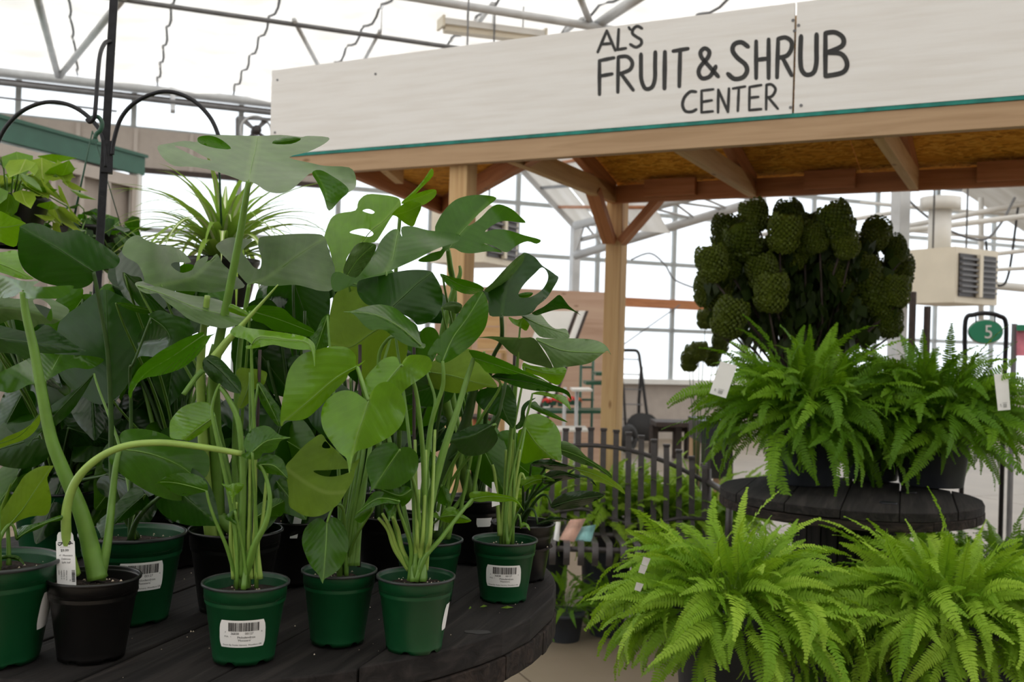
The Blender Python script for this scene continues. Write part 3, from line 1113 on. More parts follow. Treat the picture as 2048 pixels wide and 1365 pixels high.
# left wing: a triangle of strand board between two beams meeting at the rear
tl, tr_, ta = t_at(660, 0.02), t_at(1085, 0.02), t_at(886, S_R)
z_w = z_bb + 0.05
world_mesh('roof_board', [K(tl, 0.03, z_w + .05), K(tr_, 0.03, z_w + .05), K(ta, S_R, z_w + .02), K(tl, .03, z_w + .062), K(tr_, .03, z_w + .062), K(ta, S_R, z_w + .032)],
           [(0, 2, 1), (3, 4, 5), (0, 1, 4, 3), (1, 2, 5, 4), (2, 0, 3, 5)], 'osb', kiosk)
board('wing_beam', K(tl + .06, 0.03, z_w - .0), K(ta, S_R, z_w - .03), 0.038, 0.089, 'fir_red', kiosk)
board('wing_beam', K(tr_ - .03, 0.03, z_w - .0), K(ta, S_R, z_w - .03), 0.038, 0.089, 'fir_red', kiosk)
board('wing_block', K(tl + .28, 0.03, z_w - .0), K(tl + .16, .35, z_w - .01), 0.038, 0.08, 'fir', kiosk)
# knee braces at the rear post
pb = K(tB, S_R + .0, 0)
board('knee_brace', K(tB + 0.04, S_R, z_h - 0.20), K(tB + 0.25, S_R, z_h + 0.03), 0.038, 0.07, 'fir_red', kiosk, up=bT)
board('knee_brace', K(tB - 0.01, S_R - .04, z_h - 0.20), K(tB - 0.01, S_R - .28, z_h + 0.03), 0.038, 0.07, 'fir_red', kiosk, up=aT)

# ================================================================== things at the back
# plywood partition
q0, q1 = P(872, 570, 8.2), P(1236, 582, 8.6)
ply = board('plywood_partition', Vector((q0.x, q0.y, q0.z / 2)), Vector((q1.x, q1.y, q0.z / 2)), 0.04, q0.z, 'plywood')
tag(ply, 'pale plywood partition wall standing behind the left kiosk post', 'partition')
def fl(x, y, d):
    w = P(x, y, d)
    return Vector((w.x, w.y, 0.0))


lb = fl(1060, 700, 7.3)
tv = thing('leaning_board', tuple(lb), 'white framed board with dark edges leaning in front of the plywood partition', 'board')
def lean(n, x0, x1, d, m, th):
    a, b = P(x0, 622, d + .25), P(x1, 622, d + .25)
    c, e = fl(x1 - 62, 700, d - .25), fl(x0 - 62, 700, d - .25)
    c.x -= .30
    e.x -= .30
    slab(n, [a, b, c, e], th, m, tv)
lean('panel', 1085, 1150, 7.55, 'white_metal', .02)
lean('edge', 1150, 1157, 7.54, 'dark_brown', .03)
lean('face', 1158, 1171, 7.50, 'white_metal', .02)
lean('edge', 1171, 1177, 7.49, 'dark_brown', .03)
cab = thing('wooden_crate', tuple(fl(985, 660, 6.9)), 'pale wooden crate on a shelf behind the monstera stems', 'crate')
for k in range(3):
    y = 632 + k * 23
    slab('slat', [P(955, y, 6.7), P(1000, y, 6.7), P(1000, y + 20, 6.7), P(955, y + 20, 6.7)], -0.02, 'fir', cab)
slab('side', [P(1000, 632, 6.7), P(1008, 634, 6.9), P(1008, 698, 6.9), P(1000, 698, 6.7)], -0.02, 'fir_pale', cab)
slab('shelf', [P(940, 700, 6.6), P(1012, 700, 6.6), P(1012, 706, 6.6), P(940, 706, 6.6)], -0.3, 'fir', cab)
for x in (944, 1008):
    for dd in (6.62, 6.88):
        board('shelf_leg', fl(x, 706, dd), P(x, 704, dd), .03, .03, 'fir', cab, up=V)
bx_ = thing('terracotta_trough', tuple(fl(965, 842, 6.5)), 'rust coloured trough on legs low behind the monstera pots', 'planter')
slab('front', [P(948, 832, 6.5), P(985, 834, 6.5), P(985, 850, 6.5), P(948, 850, 6.5)], -0.2, 'terracotta', bx_)
slab('rim', [P(945, 828, 6.48), P(988, 830, 6.48), P(988, 834, 6.48), P(945, 833, 6.48)], -0.24, 'dark_brown', bx_)
for x in (950, 983):
    for dd in (6.53, 6.66):
        board('leg', fl(x, 850, dd), P(x, 850, dd), .02, .02, 'dark_brown', bx_, up=V)
# wire display stand with trays of red flowers
st_b = P(1180, 800, 7.0)
stand = thing('display_stand', (st_b.x, st_b.y, 0), 'dark green wire display stand with trays in front of the plywood partition', 'stand')
for x in (1163, 1187):
    a, b = P(x, 690, 7.0), P(x - 4, 900, 7.0)
    tube('upright', [a, Vector((b.x, b.y, 0))], 0.010, 'green_wire', stand, 6)
for y in (735, 800):
    tube('rung', [P(1164, y, 7.0), P(1188, y, 7.0)], 0.008, 'green_wire', stand, 6)
for x0, x1, y in ((1166, 1212, 761), (1080, 1212, 816), (1185, 1210, 743)):
    slab('tray', [P(x0, y, 6.9), P(x1, y, 6.9), P(x1, y + 6, 6.9), P(x0, y + 6, 6.9)], -0.28, 'green_wire', stand)
cart = thing('potting_cart', (st_b.x - .2, st_b.y - .4, 0), 'white wire cart standing beside the green display stand', 'cart')
for x0, x1, y in ((1140, 1178, 775), (1110, 1170, 852)):
    slab('shelf', [P(x0, y, 6.6), P(x1, y, 6.6), P(x1, y + 4, 6.6), P(x0, y + 4, 6.6)], -0.3, 'white_metal', cart)
for x in (1130, 1154):
    a = P(x, 775, 6.6)
    tube('leg', [a, Vector((a.x, a.y, 0))], 0.012, 'steel', cart, 6)
for i, (x, y) in enumerate(((1092, 808), (1106, 806), (1122, 808), (1144, 805), (1156, 807))):
    c = P(x, y, 6.85) + ZW * .012
    fw = thing('flower_pot', tuple(c), ('red flowers in a tray on the green stand, ' + ['leftmost clump', 'second clump from left', 'middle clump', 'fourth clump from left', 'orange tipped rightmost clump'][i]), 'flowers', 'red flowers on the display stand')
    vs, fs = [], []
    rr = random.Random(i)
    for k in range(40):
        u = Vector((rr.gauss(0, 1), rr.gauss(0, 1), abs(rr.gauss(0, 1)))).normalized() * 0.028
        b = len(vs)
        e1 = u.orthogonal().normalized() * .009
        e2 = u.cross(e1).normalized() * .009
        vs.extend([c + u - e1, c + u - e2, c + u + e1, c + u + e2])
        fs.append((b, b + 1, b + 2, b + 3))
    world_mesh('petals', vs, fs, 'orange_petal' if i == 4 else 'red_petal', fw)
    cc = c - ZW * .02
    vs, fs = lathe([(0.0, -.01), (.022, -.01), (.026, .02), (.0, .02)], 10)
    world_mesh('cup', [Vector(v) + cc for v in vs], fs, 'green_wire', fw)
# folding wire trolley by the far wall
tb = P(1270, 880, 13.4)
tr = thing('wire_trolley', (tb.x, tb.y, 0), 'black folding wire trolley standing by the far windows right of the kiosk post', 'trolley')
hp = spline([(1225, 702, 13.4), (1262, 701, 13.4), (1276, 705, 13.4), (1281, 730, 13.4), (1290, 800, 13.4), (1300, 875, 13.4)], 5)
tube('handle', [P(*p) for p in hp], 0.022, 'rubber', tr, 6)
tube('rear_leg', [P(1283, 735, 13.5), P(1278, 800, 13.7), P(1277, 868, 13.7)], 0.024, 'rubber', tr, 6)
for k in range(5):
    y = 718 + k * 30
    tube('wire', [P(1228, y, 13.4), P(1282 + k, y + 2, 13.4)], 0.008, 'steel_dark', tr, 5)
tube('wheel', [P(1281, 855, 13.2), P(1281, 855, 13.3)], 0.19, 'rubber', tr, 16)
tube('wheel', [P(1290, 855, 13.6), P(1290, 855, 13.7)], 0.19, 'rubber', tr, 16)
ty = at_z(1256, 878, .18)
ho = thing('hand_truck', (ty.x, ty.y, 0), 'black rubber tyre of a hand truck beside the kiosk post base', 'hand truck')
tube('tyre', [ty + (U * .125 * math.cos(k * .3927) * 0.8 + V * .05 * math.cos(k * .3927)) + ZW * .125 * math.sin(k * .3927) for k in range(17)], 0.055, 'rubber', ho, 8)
tube('hub', [ty - V * .05, ty + V * .05], 0.04, 'steel_dark', ho, 10)
tube('handle', [ty + V * .05, ty + V * .15 + ZW * .6, ty + V * .35 + ZW * 1.0], 0.016, 'rubber', ho, 6)
low = thing('low_bench', tuple(Vector((P(1335, 860, 12).x, P(1335, 860, 12).y, 0))), 'dark brown low bench against the far wall under the windows', 'bench')
slab('top', [P(1300, 838, 11.9), P(1385, 840, 11.9), P(1385, 848, 11.9), P(1300, 847, 11.9)], -0.5, 'dark_brown', low)
slab('front', [P(1302, 847, 11.95), P(1383, 848, 11.95), P(1383, 864, 11.95), P(1302, 864, 11.95)], -0.04, 'dark_brown', low)
for x in (1308, 1355, 1378):
    a = P(x, 850, 11.9)
    board('leg', Vector((a.x, a.y, 0)), a, 0.08, 0.08, 'dark_brown', low, up=V)
bn = P(1412, 862, 6.4)
bin_ = thing('plastic_bin', (bn.x, bn.y, 0), 'dark blue plastic bin on pale wooden legs behind the bench and upper fern', 'bin')
slab('body', [P(1376, 832, 6.2), P(1450, 836, 6.2), P(1450, 876, 6.2), P(1378, 874, 6.2)], -0.4, 'navy_plastic', bin_)
for x in (1390, 1440):
    a = P(x, 872, 6.3)
    board('leg', Vector((a.x, a.y, 0)), a, 0.05, 0.05, 'fir_pale', bin_, up=V)
slab('box', [P(1402, 880, 6.35), P(1445, 880, 6.35), P(1445, 945, 6.35), P(1402, 945, 6.35)], -0.3, 'rubber', bin_)
# number sign on a black arch
g5 = P(1972, 668, 5.6)
ns = thing('number_sign', (g5.x, g5.y, 0), 'green oval sign with a white number five hanging in a black arched frame', 'sign')
pth = spline([(1930, 720, 5.6), (1931, 642, 5.6), (1948, 630, 5.6), (1972, 627, 5.6), (1997, 632, 5.6), (2012, 648, 5.6), (2010, 725, 5.6)], 6)
w_ = [P(*p) for p in pth]
w_[0].z = w_[-1].z = 0
tube('arch', w_, 0.013, 'iron', ns, 8)
def oval(cx, cy, rx, ry, d, n=32):
    return [P(cx + rx * math.cos(2 * math.pi * k / n), cy + ry * math.sin(2 * math.pi * k / n), d) for k in range(n)]
slab('plate', oval(1970, 664, 33, 23, 5.58)[::-1], 0.015, 'green_enamel', ns)
slab('plate_rim', oval(1970, 664, 35, 25, 5.60)[::-1], 0.010, 'white_metal', ns)
o2 = ([], [])
text_at('5', 38, 0, 0, o2, True)
world_mesh('numeral', [P(1976 + v[0], 677 - v[1], 5.562) for v in o2[0]], o2[1], 'paper', ns)
for x in (1952, 1990):
    tube('hook', [P(x, 632, 5.59), P(x, 648, 5.59)], 0.004, 'iron', ns, 5)
ps = P(2040, 680, 5.4)
po = thing('plant_poster', (ps.x, ps.y, 0), 'pink flower poster on a grey post at the right edge beside the number sign', 'poster')
slab('print', [P(2033, 650, 5.4), P(2090, 650, 5.4), P(2090, 712, 5.4), P(2033, 712, 5.4)], -0.01, 'poster_pink', po)
slab('header', [P(2033, 650, 5.385), P(2090, 650, 5.385), P(2090, 662, 5.385), P(2033, 662, 5.385)], -0.008, 'green_enamel', po)
board('post', Vector((P(2029, 650, 5.42).x, P(2029, 650, 5.42).y, 0)), P(2029, 648, 5.42), 0.02, 0.02, 'steel_dark', po, up=V)
for i, (x, y) in enumerate(((1826, 584), (1855, 613))):
    a = P(x, y, 5.9)
    o = board('trellis_stake', Vector((a.x, a.y, 0)), a, 0.03, 0.03, 'dark_brown', None, up=V, bev=0.004)
    tag(o, ['taller dark square stake behind the upper right fern', 'shorter dark square stake behind the upper right fern'][i], 'stake', 'dark stakes behind the ferns')
# ================================================================== cable spool tables
def spool(cx, cy, R, z, thick, ang, pw, label, core=0.2):
    t = thing('spool_table', (cx, cy, 0), label, 'table')
    c0 = Vector((cx, cy, 0))
    rr = random.Random(int(R * 100))

    def planks(zt, th, an, mat, nm):
        d = Vector((math.cos(an), math.sin(an), 0))
        n = Vector((-d.y, d.x, 0))
        k = int(math.ceil(2 * R / pw))
        off0 = -k * pw / 2
        for i in range(k):
            u0, u1 = off0 + i * pw + .0015, off0 + (i + 1) * pw - .0015
            u0, u1 = max(u0, -R + .004), min(u1, R - .004)
            if u1 - u0 < .01:
                continue
            dz = rr.uniform(-.0018, .0018)
            pts = []
            m = 9
            for j in range(m):
                u = u0 + (u1 - u0) * j / (m - 1)
                pts.append((math.sqrt(R * R - u * u) + rr.uniform(-.0015, .0015), u))
            for j in range(m - 1, -1, -1):
                u = u0 + (u1 - u0) * j / (m - 1)
                pts.append((-math.sqrt(R * R - u * u) + rr.uniform(-.0015, .0015), u))
            nn = len(pts)
            vs = [(x, y, s) for s in (-th / 2, th / 2) for x, y in pts]
            fs = [tuple(range(nn))[::-1], tuple(range(nn, 2 * nn))] + [(a, (a + 1) % nn, nn + (a + 1) % nn, nn + a) for a in range(nn)]
            me = mesh(nm, vs, fs)
            bm = bmesh.new()
            bm.from_mesh(me)
            bmesh.ops.bevel(bm, geom=[e for e in bm.edges if abs(e.verts[0].co.z - e.verts[1].co.z) < 1e-6], offset=.0025, segments=2, affect='EDGES', profile=.5)
            bm.to_mesh(me)
            bm.free()
            M = Matrix.Translation(Vector((0, 0, zt - th / 2 + dz))) @ Matrix.Rotation(an, 4, 'Z')
            link(nm, me, mat, t, M)
    planks(z, thick / 2, ang, 'spool_wood', 'plank')
    planks(z - thick / 2 - .001, thick / 2, ang + math.pi / 2, 'spool_edge', 'under_plank')
    segs = 20
    for k in range(segs):
        a = 2 * math.pi * k / segs
        p = c0 + Vector((core * math.cos(a), core * math.sin(a), 0))
        tn = Vector((math.cos(a), math.sin(a), 0))
        board('stave', p + ZW * .06, p + ZW * (z - thick - .002), 2 * math.pi * core / segs * .97, .02, 'spool_wood', t, up=tn)
    planks(.06, .058, ang, 'spool_wood', 'base_plank')
    vs, fs = lathe([(.0, .001), (.022, .001), (.026, .0), (.026, -.004), (.0, -.004)], 16)
    for k in range(4):
        a = ang + .6 + k * math.pi / 2
        world_mesh('bolt', [c0 + Vector((R * .55 * math.cos(a), R * .55 * math.sin(a), z + .002)) + Vector(v) for v in vs], fs, 'iron', t, True)
    return t


TZ = 0.85
tc = Vector((-0.475, 1.72))
table = spool(tc.x, tc.y, 0.562, TZ, 0.072, math.atan2(0.957, 0.29), 0.141,
              'large round dark cable spool table carrying the potted monsteras in the foreground', 0.24)
# split knot on the table edge and fallen scraps
kn = at_z(960, 1268, TZ)
vs, fs = [], []
rr = random.Random(4)
for k in range(14):
    a = 2 * math.pi * k / 14
    r = rr.uniform(.7, 1.2)
    vs.append(kn + Vector((.020 * r * math.cos(a), .012 * r * math.sin(a), .0022)))
o = world_mesh('knot_hole', vs, [tuple(range(14))], 'rubber', table)
for i, (x, y, a, l) in enumerate(((967, 1218, .3, .012), (1014, 1220, -.1, .02), (940, 1221, 1.2, .01))):
    c = at_z(x, y, TZ) + ZW * .003
    dx = Vector((math.cos(a), math.sin(a), .1))
    dy = Vector((-dx.y, dx.x, .2)) * .3
    o = world_mesh('leaf_scrap', [c - dx * l / 2, c + dy * l * .6, c + dx * l / 2, c - dy * l * .5, c + ZW * .003], [(0, 3, 4), (3, 2, 4), (2, 1, 4), (1, 0, 4)], 'leaf_olive')
    tag(o, ['tiny dry leaf scrap on the table in front of the right labelled pot', 'long thin leaf scrap on the table right of another scrap', 'smallest leaf scrap on the table near a plank seam'][i], 'leaf scrap', 'scraps on the table')
# perlite crumbs spilt on the boards: uncountable
vs, fs = [], []
for k in range(150):
    a, r = rr.uniform(0, 6.28), .55 * math.sqrt(rr.random())
    c = Vector((tc.x + r * math.cos(a), tc.y + r * math.sin(a), TZ + .0012))
    s = rr.uniform(.0005, .0016)
    b = len(vs)
    vs.extend([c + Vector((s, 0, 0)), c + Vector((-s * .5, s * .9, 0)), c + Vector((-s * .5, -s * .9, 0)), c + Vector((0, 0, s * 1.2))])
    fs.extend([(b, b + 1, b + 3), (b + 1, b + 2, b + 3), (b + 2, b, b + 3)])
o = world_mesh('spilt_perlite', vs, fs, 'perlite')
o['kind'] = 'stuff'
tag(o, 'pale crumbs of potting mix scattered over the dark table top', 'crumbs')


# ================================================================== pots
class Pot:
    pass


def pot_profile(R, H, rb):
    return [(rb - .004, .004), (rb, 0.0), (rb + .0005, .006), (rb + (R * .90 - rb) * .10, .012), (rb + (R * .90 - rb) * .12, .0125),
            (R * .885, H * .735), (R * .90, H * .74), (R * .915, H * .76), (R * .935, H * .93), (R * .94, H * .955), (R, H * .965), (R, H * .99),
            (R * .985, H), (R * .955, H), (R * .945, H * .985), (R * .93, H * .80), (0.0, H * .80)]


def make_pot(x, y, dia, H, mat, label, d=None, name='potted_monstera', cat='potted plant', sticker=None, rimmat='pot_rim', soil=True, drop=0.006):
    """rim centre at photo pixel (x, y); stands on the table"""
    if d is None:
        rim = at_z(x, y, TZ + H)
    else:
        rim = P(x, y, d)
    p = Pot()
    p.c = Vector((rim.x, rim.y, TZ + .0015))
    p.R, p.H = dia / 2, H
    p.rb = p.R * .70
    p.t = thing(name, tuple(p.c), label, cat)
    prof = pot_profile(p.R, H, p.rb)
    vs, fs = lathe(prof, 48, notch=(0, 1))
    body = mesh('pot', vs, fs, True)
    body.materials.append(MATS[mat])
    body.materials.append(MATS[rimmat])
    for f in body.polygons:
        z = sum(body.vertices[i].co.z for i in f.vertices) / len(f.vertices)
        r = math.hypot(*(sum(body.vertices[i].co[j] for i in f.vertices) / len(f.vertices) for j in (0, 1)))
        if z > H * .962:
            f.material_index = 1
    p.pot = link('pot', body, None, p.t)
    rr = random.Random(int(x * 7 + y))
    # soil mound
    sv, sf = [], []
    rings, sg = 7, 24
    for i in range(rings + 1):
        for k in range(sg):
            a = 2 * math.pi * k / sg
            r = p.R * .942 * i / rings
            sv.append((r * math.cos(a), r * math.sin(a), H * .93 - drop - .004 * (i / rings) + rr.uniform(-.0022, .0022)))
        if i:
            for k in range(sg):
                b = (i - 1) * sg
                sf.append((b + k, b + sg + k, b + sg + (k + 1) % sg, b + (k + 1) % sg))
    sm = link('soil', mesh('soil', sv, sf, True), 'soil', p.t)
    vs, fs = [], []
    for k in range(46):
        a, r = rr.uniform(0, 6.28), p.R * .9 * math.sqrt(rr.random())
        c = Vector((r * math.cos(a), r * math.sin(a), H * .93 - drop - .001))
        s = rr.uniform(.0006, .0022)
        b = len(vs)
        for dx, dy, dz in ((1, 0, 0), (-.6, .8, 0), (-.4, -.9, 0), (.1, .1, 1)):
            vs.append(c + Vector((dx, dy, dz)) * s)
        fs.extend([(b, b + 1, b + 3), (b + 1, b + 2, b + 3), (b + 2, b, b + 3), (b, b + 2, b + 1)])
    po_ = link('perlite', mesh('perlite', vs, fs), 'perlite', p.t)
    po_['kind'] = 'stuff'
    p.rr = rr
    if sticker:
        add_sticker(p, **sticker)
    return p


def add_sticker(p, a0=0.0, w=.058, h=.034, zc=.045, size='4 in.', blank=False):
    """printed label wrapped on the pot's front; a0 turns it round the pot"""
    base = math.atan2(-p.c.x, p.c.y)          # angle that faces the camera

    def wrap(x, z, eps):
        zz = zc + z
        f = min(1, max(0, (zz - .0125) / (p.H * .735 - .0125)))
        r = p.rb + (p.R * .9 - p.rb) * .12 + (p.R * .885 - p.rb - (p.R * .9 - p.rb) * .12) * f + eps
        a = -base * 0 + a0 + x / r
        ca = base * 1.0
        ang = a
        # direction facing the camera
        fx, fy = -p.c.x, -p.c.y
        l = math.hypot(fx, fy)
        fx, fy = fx / l, fy / l
        rx, ry = -fy, fx                       # to the viewer's right
        return Vector(((fx * math.cos(ang) + rx * math.sin(ang)) * r, (fy * math.cos(ang) + ry * math.sin(ang)) * r, zz))
    n = 14
    vs, fs = [], []
    for j in range(7):
        v = -h / 2 + h * j / 6
        inset = .0028 if j in (0, 6) else (.0006 if j in (1, 5) else 0)
        for i in range(n + 1):
            u = (-w / 2 + inset) + (w - 2 * inset) * i / n
            vs.append(wrap(u, v, .0006))
        if j:
            b = (j - 1) * (n + 1)
            for i in range(n):
                fs.append((b + i, b + i + 1, b + n + 2 + i, b + n + 1 + i))
    st = link('label_sticker', mesh('label_sticker', vs, fs, True), 'paper', p.t)
    if blank:
        return st
    out = ([], [])
    rr = random.Random(12)
    x = -w * .29
    bh0, bh1 = h * .10, h * .42
    while x < w * .36:
        bw = rr.choice((.0005, .0005, .0009, .0013))
        rect_at(x, bh0, x + bw, bh1, out)
        x += bw + rr.choice((.0005, .0005, .0008))
    k = h / .034
    text_at('7', .0030 * k, -w * .37, h * .03, out)
    text_at('36838', .0040 * k, -w * .24, -h * .02, out)
    text_at('00127', .0040 * k, w * .06, -h * .02, out)
    text_at('4', .0030 * k, w * .40, h * .03, out)
    text_at(size + '  -', .0034 * k, -w * .38, -h * .12, out)
    text_at('Philodendron', .0040 * k, -w * .10, -h * .16, out)
    text_at("'Monstera'", .0038 * k, -w * .09, -h * .27, out)
    text_at('Grown By: Fessler Nursery, Woodburn OR', .0027 * k, 0, -h * .43, out, True)
    link('label_print', mesh('label_print', [wrap(a, b, .0010) for a, b in out[0]], out[1]), 'ink', st)
    return st


G4, G6 = dict(mat='pot_green', H=.096), dict(mat='pot_green', H=.122)
p1 = make_pot(492, 1164, .1085, label='monstera in a green pot with a barcode label, front centre of the spool table', sticker=dict(a0=-.06, zc=.041), **G4)
p2 = make_pot(188, 1153, .1130, .100, 'pot_black', 'black pot holding a thick arching monstera stem and a white price tag', rimmat='pot_black')
p3 = make_pot(-8, 1120, .150, label='large green pot at the left edge with pale folded new leaves', sticker=dict(a0=1.28, zc=.062, blank=True, w=.05, h=.045), **G6)
p4 = make_pot(266, 1085, .146, label='large green pot with a six inch label behind the black price-tagged pot', sticker=dict(a0=.20, zc=.070, w=.062, h=.040, size='6 in.'), d=1.43, **G6)
p5 = make_pot(470, 1098, .140, .118, 'pot_black', 'tall monstera in a black pot behind the front labelled green pot, with the highest leaf', d=1.50, rimmat='pot_black')
p6 = make_pot(679, 1140, .1010, label='monstera in a green pot with one heart leaf hanging over its rim', **G4)
p7 = make_pot(832, 1152, .1040, label='bushy monstera in a green pot with many upright pale stems, right of the hanging leaf', sticker=dict(a0=1.62, zc=.045, blank=True, w=.05), **G4)
p8 = make_pot(858, 1081, .1080, label='monstera in a green pot directly behind the bushy front pot', d=1.58, **G4)
p9 = make_pot(1010, 1079, .1045, label='monstera in a labelled green pot near the right end of the spool table', sticker=dict(a0=-.02, zc=.045), **G4)
p10 = make_pot(1046, 1050, .1120, .098, 'pot_black', 'glossy long leaved plant in a plain black pot at the table right edge', d=1.745, name='potted_philodendron', rimmat='pot_black', drop=.03)
p11 = make_pot(948, 1018, .120, .118, 'pot_black', 'tall split leaf monstera in a black pot with a small round printed label', d=1.88, rimmat='pot_black', sticker=dict(a0=.38, zc=.085, w=.03, h=.028, blank=True))
p12 = make_pot(776, 1062, .120, .105, 'pot_black', 'monstera in a black pot behind the two middle green pots', d=1.74, rimmat='pot_black')
p13 = make_pot(110, 1020, .150, label='leafy monstera in a green pot at the back left of the table', d=1.80, **G6)
p14 = make_pot(345, 1020, .150, .118, 'pot_black', 'dark leaved monstera in a black pot behind the six inch label pot', d=1.78, rimmat='pot_black')
p15 = make_pot(590, 1045, .130, .105, 'pot_black', 'monstera in a black pot with a white plastic stake, hidden deep at table centre', d=1.68, rimmat='pot_black')
p16 = make_pot(690, 985, .130, .105, 'pot_black', 'monstera in a black pot at the very back centre of the table', d=2.02, rimmat='pot_black')


def soil_pt(p, spread=.3):
    a, r = p.rr.uniform(0, 6.28), p.R * spread * p.rr.random()
    return p.c + Vector((r * math.cos(a), r * math.sin(a), p.H * .90))


def LF(p, out, d, rib=None, stem=True, r0=.0036, r1=.0016, smat='petiole', **kw):
    o, b = leaf(p.t, out, d, rib, **kw)
    if stem is True:
        auto_petiole(p.t, soil_pt(p), b, r0, r1, smat)
    elif stem:
        s = soil_pt(p, .25)
        w = [tuple(s)] + [tuple(P(*q)) for q in stem] + [tuple(b)]
        path = [Vector(q) for q in spline(w, 6)]
        n = len(path)
        tube('petiole', path, [r0 + (r1 - r0) * (i / (n - 1)) ** .7 for i in range(n)], smat, p.t, 8)
    return o


D, M_, Lt, Ol, Gy, Gl = 'leaf_deep', 'leaf_mid', 'leaf_light', 'leaf_olive', 'leaf_grey_sheen', 'leaf_gloss'
# ---- left group
LF(p4, [(41, 452), (64, 446), (88, 451), (110, 462), (127, 465), (154, 460), (176, 471), (204, 488), (229, 506), (240, 520), (231, 535), (211, 539), (193, 543), (187, 546), (187, 561), (174, 573), (152, 578), (123, 574), (88, 566), (62, 552), (44, 534), (36, 508), (36, 482), (39, 460)],
   1.36, [(187, 544), (143, 515), (105, 490), (42, 455)], dt=-.06, fold=.035, tilt=.03, mat=D, stem=[(228, 980, 1.42), (222, 830, 1.41), (215, 700, 1.39), (198, 600, 1.37)], r0=.005, r1=.0028, smat='petiole_deep')
LF(p3, [(-60, 400), (0, 422), (22, 433), (52, 447), (40, 455), (33, 492), (13, 490), (0, 484), (-60, 470)], 1.50, [(-60, 440), (0, 455), (50, 447)], mat=Lt, tilt=.03)
LF(p13, [(-50, 500), (0, 505), (33, 501), (40, 525), (50, 545), (68, 558), (40, 558), (0, 545), (-50, 535)], 1.56, [(-50, 520), (0, 528), (66, 557)], mat=Lt, tilt=-.03)
LF(p2, [(-60, 540), (0, 550), (20, 556), (40, 561), (55, 563), (79, 563), (66, 572), (88, 574), (121, 572), (147, 572), (141, 583), (123, 596), (105, 598), (70, 597), (52, 597), (46, 583), (41, 583), (31, 592), (13, 596), (0, 597), (-50, 590)],
   1.24, [(46, 582), (20, 562), (-40, 541)], dt=.12, fold=.04, tilt=-.06, mat=M_, stem=None)
LF(p13, [(-50, 590), (30, 598), (62, 596), (80, 593), (100, 597), (120, 607), (139, 621), (125, 638), (108, 648), (97, 648), (75, 650), (60, 662), (45, 643), (20, 640), (0, 648), (-50, 650)],
   1.42, [(-50, 615), (30, 618), (100, 635)], fold=.03, mat=Gy, holes=[[(66, 601), (82, 599), (100, 612), (105, 633), (101, 643), (88, 633), (75, 618)]], midrib=False)
LF(p14, [(121, 640), (154, 615), (189, 587), (211, 579), (233, 588), (253, 598), (277, 618), (299, 633), (290, 690), (270, 740), (240, 790), (200, 810), (160, 790), (125, 760), (110, 720), (112, 680)],
   1.56, [(222, 795), (216, 690), (211, 582)], dt=.02, fold=.03, mat=D, stem=True)
LF(p13, [(-20, 650), (60, 665), (90, 650), (110, 660), (150, 690), (172, 703), (120, 707), (80, 710), (50, 720), (30, 708), (-20, 700)], 1.50, [(-20, 675), (60, 685), (168, 702)], mat=D, dt=-.04)
LF(p13, [(-30, 752), (0, 745), (29, 731), (64, 714), (75, 707), (99, 708), (132, 710), (176, 712), (208, 719), (193, 733), (176, 739), (149, 736), (127, 742), (105, 755), (88, 764), (57, 770), (44, 777), (22, 786), (0, 783), (-30, 778)],
   1.34, [(90, 763), (105, 738), (120, 711)], dt=.13, fold=.02, tilt=.02, mat=M_, wave=.008)
LF(p3, [(-20, 888), (0, 882), (13, 874), (40, 863), (62, 849), (77, 832), (83, 821), (81, 841), (75, 856), (62, 871), (44, 882), (22, 889), (0, 897), (-20, 899)], 1.34, [(-20, 893), (40, 872), (82, 823)], mat=Ol, tilt=.03)
LF(p4, [(12, 852), (60, 842), (110, 806), (160, 774), (190, 745), (152, 812), (112, 852), (72, 871), (57, 893), (46, 882)], 1.50, [(188, 748), (110, 830), (58, 890)], mat=D)
LF(p3, [(104, 932), (84, 933), (66, 940), (48, 953), (37, 970), (20, 997), (0, 1026), (-20, 1040), (-20, 1058), (0, 1061), (11, 1063), (22, 1052), (40, 1041), (66, 1033), (92, 1031), (101, 1015), (102, 993), (97, 971), (95, 955), (106, 935)],
   1.25, [(9, 1062), (45, 1020), (68, 985), (103, 934)], dt=-.04, fold=.02, tilt=.02, mat=Ol)
LF(p3, [(124, 1031), (105, 1036), (88, 1043), (66, 1049), (44, 1053), (31, 1063), (29, 1074), (35, 1082), (48, 1070), (77, 1059), (99, 1046), (123, 1041)], 1.25, [(33, 1078), (70, 1055), (124, 1035)], mat=M_, dt=-.03)
LF(p3, [(-10, 1113), (25, 1110), (42, 1116), (49, 1131), (35, 1122), (10, 1119), (-10, 1122)], 1.245, [(-10, 1117), (28, 1115), (48, 1130)], mat=M_, midrib=False)
petiole(p3.t, [(-8, 1075, 1.27), (5, 1020, 1.27), (14, 992, 1.265), (22, 968, 1.26)], .006, .0006, 'leaf_olive', 'new_leaf')
